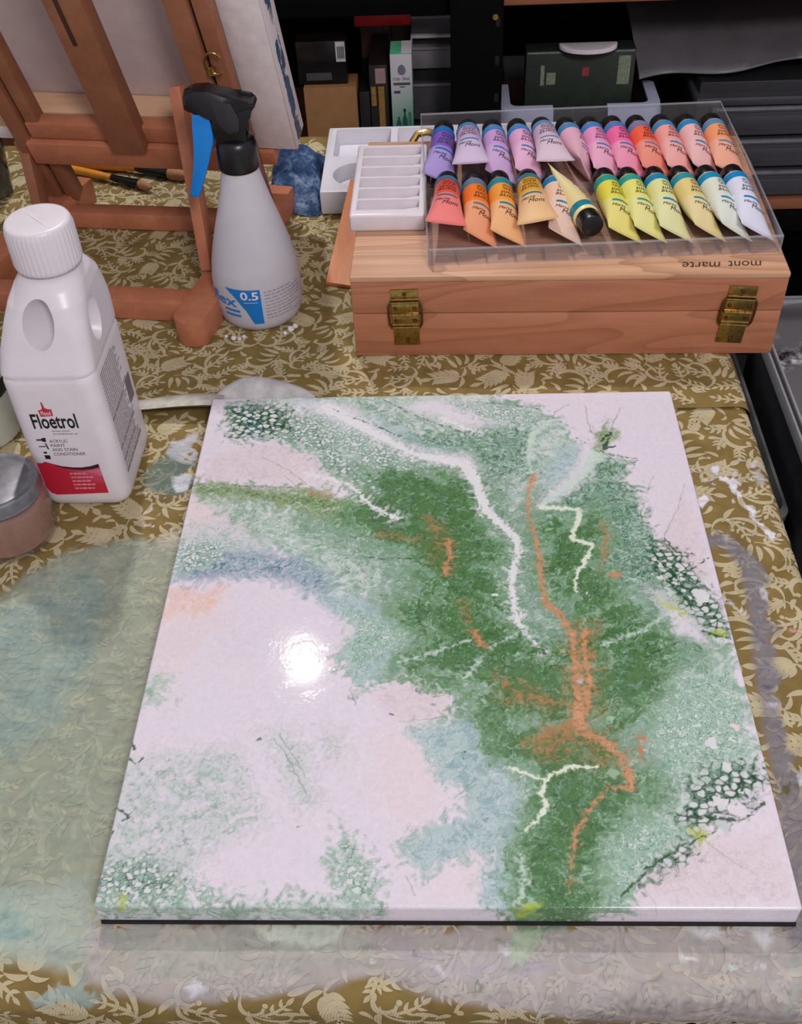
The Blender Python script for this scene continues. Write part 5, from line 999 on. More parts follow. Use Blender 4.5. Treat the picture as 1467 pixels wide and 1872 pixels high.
# ------------------------------------------------------------------ table easel seen from behind
YAW = math.radians(-8); PHI = math.radians(21)
EO = Vector((-.30, .83, ZT)); EX = Vector((math.cos(YAW), math.sin(YAW), 0)); EB = Vector((-EX.y, EX.x, 0))
EL = -EB*math.sin(PHI)+Vector((0, 0, 1))*math.cos(PHI); EN = EB*math.cos(PHI)+Vector((0, 0, 1))*math.sin(PHI)
def E(a, b, n=0.0): return EO+EX*a+EL*b+EN*n
M_beech = wood('red_beech', (192, 126, 94), (164, 98, 70), (25, 25, 25), .5, contrast=(.3, .75))
M_beech_d = wood('brown_beech', (158, 106, 78), (132, 82, 58), (25, 25, 25), .5, contrast=(.3, .75))
def make_easel():
    root = empty('easel', EO)
    def pbar(name, p0, p1, w, t, up, mat=M_beech, bev=.0012):
        p0 = Vector(p0)-EO; p1 = Vector(p1)-EO
        return MB().bar(p0, p1, w, t, up, bev).build(name, mat, root)
    def slab(name, a0, a1, b0, b1, n0, n1, mat=M_beech_d):
        k = MB(); Mx = Matrix(((EX.x, EL.x, EN.x, 0), (EX.y, EL.y, EN.y, 0), (EX.z, EL.z, EN.z, 0), (0, 0, 0, 1)))
        return k.box(a0, a1, b0, b1, n0, n1, .0012, Mx).build(name, mat, root)
    # feet with rounded near ends
    for near, far in (((-.2395, .5830), (-.1790, .838)), ((-.4980, .6120), (-.4170, .872))):
        n = Vector((near[0], near[1], 0)); f = Vector((far[0], far[1], 0)); d = (f-n).normalized(); s = Vector((d.y, -d.x, 0)); w = .0165
        pts = [f+s*w-EO, f-s*w-EO]
        for k in range(9):
            t = math.pi*k/8; pts.append(n-EO-s*w*math.cos(t)-d*(.013*math.sin(t)))
        MB().prism([(p.x, p.y) for p in pts], 0, .029, bev=.0012).build('foot', M_beech, root)
    z = EO.z
    pbar('crossbar', (-.495, .6585, z+.0115), (-.2455, .6245, z+.0115), .026, .022, (0, 0, 1))
    pbar('crossbar', (-.430, .8175, z+.010), (-.226, .7945, z+.010), .022, .019, (0, 0, 1))
    pbar('crossbar', (-.470, .742, z+.0225), (-.485, .690, z+.0225), .020, .012, (0, 0, 1), M_beech_d)
    pbar('prop', (-.2335, .668, z+.027), E(.068, .212, -.020), .0200, .0115, EX)
    pbar('prop', (-.4370, .786, z+.027), (-.4500, .847, z+.19), .0200, .0115, EX, M_beech_d)
    slab('upright', .078, .100, .000, .40, -.013, .007); slab('upright_rail', .1035, .119, .000, .40, -.010, .007)
    slab('upright', -.140, -.122, .000, .40, -.013, .007); slab('upright_rail', -.1185, -.104, .030, .40, -.010, .007)
    slab('mast', -.028, .009, .122, .43, -.024, -.004)
    slab('mast_groove', -.0165, -.0125, .26, .41, -.0246, -.0236, plain('groove_shadow', (70, 42, 30), .8))
    slab('back_rail', -.126, .119, .0945, .1245, -.018, .002, M_beech); slab('back_rail', -.119, .119, .1265, .147, -.012, .003, M_beech)
    slab('ledge', -.160, .133, .078, .0965, .008, .060, M_beech)
    # brass hook and wing nut
    k = MB(); c = E(.112, .236, -.016)-EO
    pts = [c+EX*(.0085*math.cos(t)-.002)+EL*(.0125*math.sin(t)) for t in np.linspace(.6, 5.4, 16)]
    k.tube(pts, .0013, 8).build('wire_hook', M_brass, root)
    k = MB(); k.lathe([(0, -.004), (.004, -.004), (.0045, .002), (.002, .004), (0, .004)], 14, tuple(E(.104, .226, -.014)-EO)); k.build('wing_nut', M_brass, root)
    MB().tube([Vector((-.2275, .700, z+.05))-EO, Vector((-.214, .697, z+.047))-EO], .0035, 10).build('bolt', plain('steel', (140, 136, 136), .35, .9), root)
    tag(root, 'reddish brown wooden table easel seen from behind, holding a canvas', 'easel')
    # the canvas on it, its back towards us
    root = empty('stretched_canvas', E(-.07, .0975, .012)); R0 = E(-.07, .0975, .012)
    Mx = Matrix(((EX.x, EL.x, EN.x, 0), (EX.y, EL.y, EN.y, 0), (EX.z, EL.z, EN.z, 0), (0, 0, 0, 1)))
    def cs(name, a0, a1, b0, b1, n0, n1, mat, bev=.0006): return MB().box(a0+.07, a1+.07, b0-.0975, b1-.0975, n0-.012, n1-.012, bev, Mx).build(name, mat, root)
    m_sheet = plain('raw_canvas', (206, 188, 186), .85, var=.03, bmp=.3, bscale=900)
    m_flap = plain('primed_flap', (228, 219, 219), .8, var=.05, vscale=90)
    m_pine = wood('pale_pine', (226, 190, 156), (206, 164, 130), (4, 60, 60), .6)
    cs('canvas_sheet', -.300, .1575, .0985, .40, .043, .0465, m_sheet)
    for a0, a1, b0, b1 in ((-.300, .1565, .0995, .137), (-.300, -.262, .137, .36), (.119, .1565, .137, .36), (-.300, .1565, .36, .398)):
        cs('stretcher_bar', a0, a1, b0, b1, .014, .042, m_pine)
    cs('folded_flap', -.300, .1568, .0985, .1145, .0125, .0145, m_flap); cs('folded_flap', .1165, .1572, .0985, .398, .0118, .0142, m_flap)
    # painted outer edge
    m, nt, b = newmat('splashed_edge'); b.inputs['Roughness'].default_value = .6
    v = coords(nt); f = noise(nt, v, 40, 4, .6, .5); f2 = noise(nt, v, 22, 2)
    g = N(nt, 'ShaderNodeTexCoord'); sx = N(nt, 'ShaderNodeSeparateXYZ'); mp = N(nt, 'ShaderNodeVectorMath', operation='DOT_PRODUCT'); mp.inputs[1].default_value = tuple(EN)
    nt.links.new(g.outputs['Object'], mp.inputs[0])
    mr = N(nt, 'ShaderNodeMapRange', interpolation_type='SMOOTHSTEP'); mr.inputs[1].default_value = .0; mr.inputs[2].default_value = .012; nt.links.new(mp.outputs['Value'], mr.inputs[0])
    mr2 = N(nt, 'ShaderNodeMapRange', interpolation_type='SMOOTHSTEP'); mr2.inputs[1].default_value = .033; mr2.inputs[2].default_value = .022; nt.links.new(mp.outputs['Value'], mr2.inputs[0])
    mm = N(nt, 'ShaderNodeMath', operation='MULTIPLY'); nt.links.new(mr.outputs[0], mm.inputs[0]); nt.links.new(mr2.outputs[0], mm.inputs[1])
    th = N(nt, 'ShaderNodeMath', operation='MULTIPLY'); nt.links.new(mm.outputs[0], th.inputs[0]); nt.links.new(f, th.inputs[1])
    mk = ramp(nt, th.outputs[0], [(.43, (0, 0, 0, 1)), (.46, (1, 1, 1, 1))])
    pc = ramp(nt, f2, [(.35, (34, 48, 58)), (.5, (52, 84, 120)), (.62, (60, 70, 72)), (.75, (150, 170, 190))])
    nt.links.new(mixc(nt, mk, srgb((214, 203, 204)), pc), b.inputs['Base Color'])
    cs('painted_edge', .1572, .1590, .0980, .40, .012, .0468, m)
    tag(root, 'stretched canvas with blue splashes on its edge, back side showing, on easel', 'canvas')
make_easel()

# ------------------------------------------------------------------ brushes
M_yellow = plain('yellow_lacquer', (228, 150, 40), .3, var=.05); M_ferrule = plain('black_ferrule', (18, 20, 20), .25, .3); M_bristle = plain('tan_bristle', (176, 124, 86), .7, var=.2, vscale=500)
def brush(pts, r, label, wide=1.0, hmat=M_yellow):
    p = [Vector((x, y, ZT+r+.0014+.0)) for x, y in pts]; root = empty('paintbrush', p[0])
    q = [v-p[0] for v in p]
    h = [q[0].lerp(q[1], t) for t in (0, .05, .3, .6, .85, 1)]
    MB().tube(h, [r*.35, r*.6, r*.85, r*1.1, r*1.05, r*.8], 12).build('handle', hmat, root)
    MB().tube([q[1].lerp(q[2], t) for t in (0, .1, .6, 1)], [r*.85, r*.95, r*1.1, r*1.2*wide], 12).build('ferrule', M_ferrule, root)
    k = MB(); k.tube([q[2].lerp(q[3], t) for t in (0, .3, .7, 1)], [r*1.05*wide, r*1.25*wide, r*1.0*wide, r*.35], 12); k.build('bristles', M_bristle, root)
    tag(root, label, 'paintbrush', 'paintbrushes behind the easel')
brush([(-.506, .962), (-.3668, .9345), (-.3235, .9175), (-.2985, .9080)], .0052, 'thicker yellow paintbrush with wide tan bristles reaching the blue trigger', 1.25)
brush([(-.500, .9610), (-.3926, .9125), (-.3556, .8945), (-.3385, .8835)], .0044, 'thinner yellow paintbrush with pointed tip nearest the easel crossbar')
brush([(-.470, .9700), (-.3560, .9455), (-.3180, .9345), (-.2960, .9260)], .0042, 'dark handled paintbrush lying behind the two yellow brushes', 1.1, plain('black_lacquer', (20, 18, 18), .3))

# ------------------------------------------------------------------ denim rag
def make_rag():
    m, nt, b = newmat('washed_denim'); b.inputs['Roughness'].default_value = .9; b.inputs['Specular IOR Level'].default_value = .1
    v = coords(nt); f = noise(nt, v, 30, 6, .75); f2 = noise(nt, coords(nt, (1, 3, 1)), 300, 2)
    c = ramp(nt, f, [(.34, (24, 34, 56)), (.5, (58, 82, 118)), (.64, (140, 160, 186))])
    c = mixc(nt, .4, c, ramp(nt, f2, [(.3, (.4, .42, .5, 1)), (.7, (1.1, 1.1, 1.15, 1))]), 'MULTIPLY')
    nt.links.new(c, b.inputs['Base Color']); bump(nt, b, f2, .6, .001)
    root = empty('denim_rag', (-.1635, .893, ZT))
    def top(u, v):
        x = -.032+.062*u; y = -.058+.122*v
        e = min(1, min(u, 1-u)*7)**.5*min(1, min(v, 1-v)*6)**.5
        z = (.026+.005*math.sin(v*9+u*3)+.004*math.sin(u*8-v*5)+.003*math.sin(v*23+u*5))*e
        return (x+.003*math.sin(v*8), y+.004*math.sin(u*5)-.010*u, max(z, 0)+.0005)
    MB().grid(top, 44, 52).build('top_layer', m, root, ang=80)
    def und(u, v):
        x = -.030+.058*u; y = -.064+.02*v-.010*u
        return (x, y+.003*math.sin(u*6), .0006+.009*math.sin(v*math.pi)**.6)
    MB().grid(und, 30, 12).build('lower_fold', m, root, ang=80)
    tag(root, 'crumpled blue denim rag between canvas corner and white mixing tray', 'rag')
make_rag()

def carve(obj, cutter):
    """subtract cutter (mesh object) from obj and keep the result as plain mesh"""
    cutter.parent = obj.parent
    md = obj.modifiers.new('carve', 'BOOLEAN'); md.operation = 'DIFFERENCE'; md.object = cutter; md.solver = 'EXACT'
    bpy.context.view_layer.update()
    me = bpy.data.meshes.new_from_object(obj.evaluated_get(bpy.context.evaluated_depsgraph_get()))
    obj.modifiers.clear(); obj.data = me; bpy.data.objects.remove(cutter)
    me.polygons.foreach_set('use_smooth', [True]*len(me.polygons)); me.set_sharp_from_angle(angle=math.radians(35))

# ------------------------------------------------------------------ wooden paint box
BX = (-.0790, .5513); BY = -.02175; BTOP = .0904
def bw(u, v, z=0.0): return (BX[0]+math.cos(BY)*u-math.sin(BY)*v, BX[1]+math.sin(BY)*u+math.cos(BY)*v, z)
def make_box():
    root = empty('wooden_box', (BX[0], BX[1], ZT), BY); H = BTOP-ZT; sm = .0475
    m_front = wood('cedar', (186, 126, 94), (166, 104, 74), (7, 22, 60), .45, .42, (.25, .8), (3.0, 3.0, 17))
    m_top = wood('cedar_light', (210, 168, 134), (188, 140, 106), (3.0, 60, 60), .45, .6, (.32, .72), (2.2, 26, 10))
    W, D = .388, .266
    MB().box(0, W, 0, D, 0, sm-.0006, .0012).build('base', m_front, root)
    MB().box(0, W, 0, D, sm+.0004, H-.006, .0008).build('lid_side', m_front, root)
    lid = MB().box(-.0005, W+.0005, -.0008, D+.0005, H-.006, H, .0018).build('lid_top', m_top, root)
    for uc, tilt in ((.0487, -.02), (.3485, .07)):
        h = empty('hinge', (uc, -.0002, sm)); h.parent = root; h.rotation_euler = (0, tilt, 0)
        hm = MB()
        MB().box(-.0125, .0125, -.0012, .0006, .0125, .0262, .0003).build('upper_plate', M_brass, h)
        MB().box(-.0120, .0120, -.0012, .0006, -.0340, -.0118, .0003).build('lower_plate', M_brass, h)
        MB().box(-.0125, .0125, -.0022, .0004, .0010, .0130, .0003).build('inner_plate', M_brass, h)
        MB().box(-.0125, .0125, -.0022, .0004, -.0120, -.0012, .0003).build('inner_plate', M_brass, h)
        for z in (.0165, .0130, -.0105, -.0138):
            MB().tube([(-.0125, -.0018, z), (.0125, -.0018, z)], .0013, 8).build('ridge', M_brass, h)
        for k in range(4):
            x = -.0122+k*.0061; MB().tube([(x+.0002, -.0026, -.0001), (x+.0058, -.0026, -.0001)], .0017, 10).build('knuckle', M_brass, h)
        for s in (-1, 1):
            MB().tube([(s*.0125, -.0015, .0140), (s*.0148, -.0022, .010), (s*.0152, -.0022, 0), (s*.0148, -.0022, -.010), (s*.0125, -.0015, -.0145)], .0011, 8).build('side_wire', M_screw, h)
        for x, z in ((0, .0215), (-.0088, .0070), (.0088, .0070), (-.0088, -.0062), (.0088, -.0062), (.0005, -.0290)):
            MB().lathe([(0, -.0028), (.0011, -.0026), (.0018, -.0016), (.0019, -.0008)], 12, (x, -.0008 if abs(z) > .02 else -.0014, z), axis='y').build('screw', M_screw, h)
    c = empty('clasp', (.062, D, sm)); c.parent = root
    MB().box(-.014, .014, .0, .0012, -.03, .036, .0003).build('clasp_plate', M_brass, c)
    MB().tube([(-.016, .006, .034), (-.010, .012, .041), (.0, .013, .043), (.010, .012, .041), (.016, .006, .034)], .004, 10).build('clasp_loop', M_brass, c)
    k = MB(); iv = lambda x, y: (x, y, H+.0002)
    fit_text(k, 'mont', .336, .366, .0100, .0195, iv, rot=1, shear=.25); fit_text(k, 'marte', .296, .330, .0090, .0185, iv, rot=1, shear=.25)
    k.build('burned_lettering', plain('burned_ink', (58, 28, 20), .7), lid, smooth=False)
    tag(root, 'cedar wooden paint box with two brass hinges on its front face', 'box')
    root = empty('wooden_palette', (-.117, .676, ZT))
    m_sl = wood('orange_pine', (228, 146, 84), (200, 112, 58), (60, 5, 60), .35, contrast=(.25, .8))
    P = [(0, 0, .0), (.034, -.010, .0), (.0385, .160, .0315), (.0190, .160, .0315)]
    MB().add([p for p in P]+[(x, y, z+.0035) for x, y, z in P], [(3, 2, 1, 0), (4, 5, 6, 7), (0, 1, 5, 4), (1, 2, 6, 5), (2, 3, 7, 6), (3, 0, 4, 7)]).build('board', m_sl, root, smooth=False)
    tag(root, 'orange pine board leaning between the wooden box and the white mixing tray', 'board')
make_box()

# ------------------------------------------------------------------ white mixing palettes
def make_palettes():
    root = empty('mixing_tray', (-.1325, .820, ZT))
    m_tray = plain('white_tray', (216, 214, 222), .35, var=.02)
    t = MB().box(0, .300, .001, .163, 0, .028, .0022).build('tray', m_tray, root)
    cut = MB()
    cut.box(.010, .0765, .086, .157, .010, .05, .003); cut.box(.0845, .150, .086, .157, .010, .05, .003); cut.box(.158, .222, .086, .157, .010, .05, .003); cut.box(.230, .292, .086, .157, .010, .05, .003)
    for x in (.040, .112, .184, .256): cut.lathe([(0, .012), (.024, .012), (.027, .016), (.028, .05), (0, .05)], 40, (x, .041, 0))
    carve(t, cut.build('cutter', m_tray))
    tag(root, 'large white plastic mixing tray with round and oblong wells behind the box', 'palette')
    x, y, z = -.0830, .6285, BTOP+.0002
    root = empty('mixing_palette', (x, y, z), -.012)
    p = MB().box(0, .0715, 0, .1455, 0, .0175, .0028, seg=3).build('tray', M_white, root)
    cut = MB(); n = 6
    for i in range(n):
        y0 = .0105+i*.0218
        pts = [(.0065, .0095), (.030, .0085), (.045, .0115), (.0655, .0140), (.0655, .03), (.0065, .03)]
        vs = [(a, y0, b) for a, b in pts]+[(a, y0+.0185, b-(.0035 if b < .02 else 0)) for a, b in pts]
        m = len(pts)
        cut.add(vs, [tuple(range(m)), tuple(range(2*m-1, m-1, -1))]+[(j, m+j, m+(j+1) % m, (j+1) % m) for j in range(m)])
    carve(p, cut.build('cutter', M_white))
    tag(root, 'small white palette with six slanted wells on top of the wooden box', 'palette')
make_palettes()

# ------------------------------------------------------------------ clear tray and its 24 paint tubes
TX0, TX1, TY0, TY1, TZ = -.0085, .3065, .5640, .8190, BTOP+.0003
def make_tray():
    root = empty('clear_tray', (TX0, TY0+.002, TZ), .032); W = TX1-TX0; D = TY1-TY0; Hh = .0265; t = .0007
    m = clear_plastic('clear_tray_plastic', (.95, .94, .95, 1), .07, .05)
    MB().box(0, W, 0, D, 0, t).build('floor', m, root, smooth=False)
    MB().box(0, W, 0, t, t, Hh*.62).build('front_wall', m, root, smooth=False); MB().box(0, W, D-t, D, t, Hh).build('back_wall', m, root, smooth=False)
    for nm, x in (('left_wall', 0), ('right_wall', W-t)):
        k = MB(); P = [(0, t), (D, t), (D, Hh), (D*.5, Hh*.85), (0, Hh*.62)]
        k.add([(x, a, b) for a, b in P]+[(x+t, a, b) for a, b in P], [tuple(range(5))[::-1], tuple(range(5, 10))]+[(i, (i+1) % 5, 5+(i+1) % 5, 5+i) for i in range(5)]); k.build(nm, m, root, smooth=False)
    m2 = clear_plastic('clear_rim', (.93, .93, .95, 1), .08, .16)
    MB().tube([(0, 0, Hh*.62), (0, D*.5, Hh*.85), (0, D, Hh), (W, D, Hh), (W, D*.5, Hh*.85), (W, 0, Hh*.62), (0, 0, Hh*.62)], .0011, 8).build('rim', m2, root)
    MB().box(t, W-t, .1235, .1250, t, .010).build('row_divider', m, root, smooth=False)
    MB().tube([(0, 0, 0), (0, 0, Hh*.62)], .001, 8).build('corner_rib', m2, root); MB().tube([(W, 0, 0), (W, 0, Hh*.62)], .001, 8).build('corner_rib', m2, root)
    for i in range(11):
        x = W*(i+1)/12; MB().box(x-.0004, x+.0004, t, .020, t, .006).build('cradle_rib', m, root, smooth=False)
    tag(root, 'clear plastic tray holding two rows of paint tubes on the wooden box', 'tray')
make_tray()

TL, CAPL, TR, TW = .114, .0165, .0122, .0190
def tube_sec(y):
    s = min(max((-y-CAPL-.010)/(TL-CAPL-.010), 0), 1)
    sh = min(1, (-y-CAPL+.0005)/.004)
    return (TR+(TW-TR)*s**2.0)*(.80+.20*sh**.5), max(TR*(1-s**2.5), .0009)*(.80+.20*sh**.5)
def tube_pt(a, y, o=0.0):
    hx, hz = tube_sec(y); return ((hx+o)*math.sin(a), y, (hz+o)*math.cos(a))
def make_tube_meshes():
    n = 28; ys = [-CAPL, -CAPL-.001, -CAPL-.003, -CAPL-.006, -CAPL-.010]+list(np.linspace(-CAPL-.018, -TL+.004, 12))+[-TL+.002, -TL]
    k = MB().loft([[tube_pt(2*math.pi*i/n, y) for i in range(n)] for y in ys]); body = k.mesh('tube_body', None, True, 60)
    k = MB(); yb = np.linspace(-CAPL-.0042, -CAPL-.0145, 5)
    k.grid(lambda u, v: tube_pt(2*math.pi*u, yb[int(round(v*4))], .00025), n+1, 5); band = k.mesh('tube_band', None, True, 80)
    cap = MB().lathe([(0, 0), (.0085, 0), (.0100, -.0008), (.0106, -.0025), (.0112, -.0150), (.0108, -.0165), (0, -.0165)], 28, axis='y').mesh('tube_cap', None, True, 40)
    S = lambda x, y: tube_pt(x/TR/1000, y/1000, .0003)
    k = MB(); rng = random.Random(2)
    for j, (y, h) in enumerate(((-35.5, 1.0), (-37.6, 1.0), (-41, 1.2), (-43.4, 1.2))):
        x = -7.0+rng.uniform(0, 2)
        while x < 7: w = rng.uniform(1.5, 4); rect(k, x, min(x+w, 7.5), y-h/2, y+h/2, S, 2); x += w+.7
    small = k.mesh('small_print', None, False)
    k = MB(); fit_text(k, 'mont', -8, 8, -51.5, -47.0, S, rot=1, shear=.3); fit_text(k, 'marte', -9, 8, -57.5, -53.0, S, rot=1, shear=.3)
    fit_text(k, 'Mont', -4, 9, -85.5, -79.0, S, shear=.35); fit_text(k, 'Marte', -10, 2, -78, -74.0, S, shear=.35)
    ink = k.mesh('brand_print', None, False)
    k = MB(); rect(k, -9, 9, -69.5, -66.6, S, 6); stripe = k.mesh('stripe_print', None, False)
    for m_, mt in ((cap, M_black), (ink, plain('tube_ink', (38, 30, 34), .5))): m_.materials.append(mt)
    return body, band, cap, small, ink, stripe
TUBE = make_tube_meshes()
def tube_mat(name, c1, c2):
    m, nt, b = newmat(name); b.inputs['Roughness'].default_value = .33; b.inputs['Coat Weight'].default_value = .25; b.inputs['Coat Roughness'].default_value = .12
    tc = N(nt, 'ShaderNodeTexCoord'); sp = N(nt, 'ShaderNodeSeparateXYZ'); nt.links.new(tc.outputs['Object'], sp.inputs[0])
    nz = noise(nt, coords(nt), 120, 2); ad = N(nt, 'ShaderNodeMath', operation='MULTIPLY_ADD'); nt.links.new(nz, ad.inputs[0]); ad.inputs[1].default_value = .002; nt.links.new(sp.outputs[1], ad.inputs[2])
    mr = N(nt, 'ShaderNodeMapRange'); mr.inputs[1].default_value = -.060; mr.inputs[2].default_value = -.064; nt.links.new(ad.outputs[0], mr.inputs[0])
    nt.links.new(mixc(nt, mr.outputs[0], srgb(c1), srgb(c2)), b.inputs['Base Color']); return m
ORD = ['first', 'second', 'third', 'fourth', 'fifth', 'sixth', 'seventh', 'eighth', 'ninth', 'tenth', 'eleventh', 'twelfth']
ROWS = {
 'back': [('violet', (122, 88, 176), (166, 148, 206), (30, 104, 176)), ('pale lavender', (196, 166, 200), (204, 184, 212), (70, 130, 180)), ('lilac', (194, 152, 206), (200, 168, 208), (66, 128, 186)), ('pinkish lilac', (222, 164, 206), (226, 178, 208), (66, 128, 186)),
          ('greyish pink', (206, 178, 200), (216, 192, 206), (96, 140, 184)), ('rose pink', (226, 172, 190), (226, 178, 192), (70, 130, 184)), ('candy pink', (228, 146, 190), (230, 168, 196), (62, 128, 186)), ('hot pink', (236, 106, 158), (236, 150, 178), (76, 120, 178)),
          ('vermilion', (240, 98, 66), (236, 146, 128), (112, 124, 170)), ('salmon pink', (240, 160, 152), (238, 172, 166), (60, 134, 182)), ('blush pink', (236, 182, 180), (236, 186, 184), (40, 132, 182)), ('peach', (242, 156, 108), (238, 172, 146), (84, 140, 176))],
 'front': [('coral red', (222, 84, 62), (236, 128, 124), (70, 110, 140)), ('bright orange', (236, 120, 38), (232, 160, 120), (80, 124, 148)), ('yellow orange', (240, 156, 58), (236, 180, 128), (36, 132, 150)), ('amber', (226, 166, 46), (230, 186, 134), (60, 120, 130)),
           ('pale peach', (234, 196, 172), (232, 200, 182), (24, 122, 176)), ('cream', (232, 212, 152), (232, 214, 160), (20, 128, 150)), ('lemon yellow', (228, 216, 76), (230, 220, 130), (36, 150, 136)), ('pale yellow', (232, 226, 120), (232, 226, 150), (44, 156, 142)),
           ('pale lime', (226, 226, 152), (226, 226, 170), (20, 130, 176)), ('straw yellow', (230, 206, 132), (232, 214, 158), (40, 146, 158)), ('ivory white', (222, 226, 206), (224, 228, 214), (24, 140, 180)), ('white', (222, 222, 238), (224, 224, 240), (22, 130, 190))]}
def make_tubes():
    xs_b = [.0076, .0323, .0581, .0839, .1095, .1344, .1590, .1828, .2077, .2333, .2595, .2860]
    xs_f = [.0099, .0349, .0598, .0878, .1120, .1342, .1615, .1839, .2096, .2335, .2592, .2851]
    rng = random.Random(12)
    for row in ('back', 'front'):
        for i, (cn, c1, c2, cb) in enumerate(ROWS[row]):
            x = (xs_b if row == 'back' else xs_f)[i]; y = .8150 if row == 'back' else .7010
            roll = math.radians(rng.uniform(27, 34)); tilt = -.012; yaw = rng.uniform(.03, .09); z = TZ+.0128; extra = ''
            if (row, i) in (('back', 1), ('back', 4), ('front', 0), ('front', 3)):
                roll = rng.uniform(-.03, .06); tilt = -.150; yaw = {1: .01, 4: .05, 0: -.02, 3: .02}[i]; extra = ' with wide flat end'
                if row == 'front': roll = .14 if i == 0 else -.16
            if (row, i) == ('back', 5): roll = math.radians(62); yaw = .12
            if (row, i) == ('back', 0): yaw = -.05
            if row == 'back' and i in (0, 11): roll = math.radians(24)
            if i == 11: yaw = .005
            if row == 'front' and i > 5: yaw += .015
            if (row, i) == ('front', 5): x, y, z, yaw, tilt, roll, extra = .1400, .5920, TZ+.0210, math.pi+.20, .075, math.radians(-58), ' with cap forward'
            root = empty('paint_tube', (x, y, z)); root.rotation_mode = 'YXZ'; root.rotation_euler = (tilt, roll, yaw)
            mt = tube_mat('tube_'+cn.replace(' ', '_'), c1, c2); bm_ = plain('band_'+cn.replace(' ', '_'), cb, .35, var=.03)
            def part(nm, me, mat=None, par=root):
                o = bpy.data.objects.new(nm, me); link(o, par)
                if mat is not None:
                    if not me.materials: me.materials.append(mat)
                    o.material_slots[0].link = 'OBJECT'; o.material_slots[0].material = mat
                return o
            body = part('tube_body', TUBE[0], mt); part('tube_band', TUBE[1], bm_); part('cap', TUBE[2])
            part('small_print', TUBE[3], plain('smallprint_'+cn.replace(' ', '_'), tuple(int(v*.62) for v in c1), .5), body); part('brand_print', TUBE[4], None, body); part('stripe_print', TUBE[5], bm_, body)
            tag(root, f'{cn} paint tube{extra}, {ORD[i]} from the left in the {row} row', 'paint tube', 'paint tubes in the clear tray')
make_tubes()

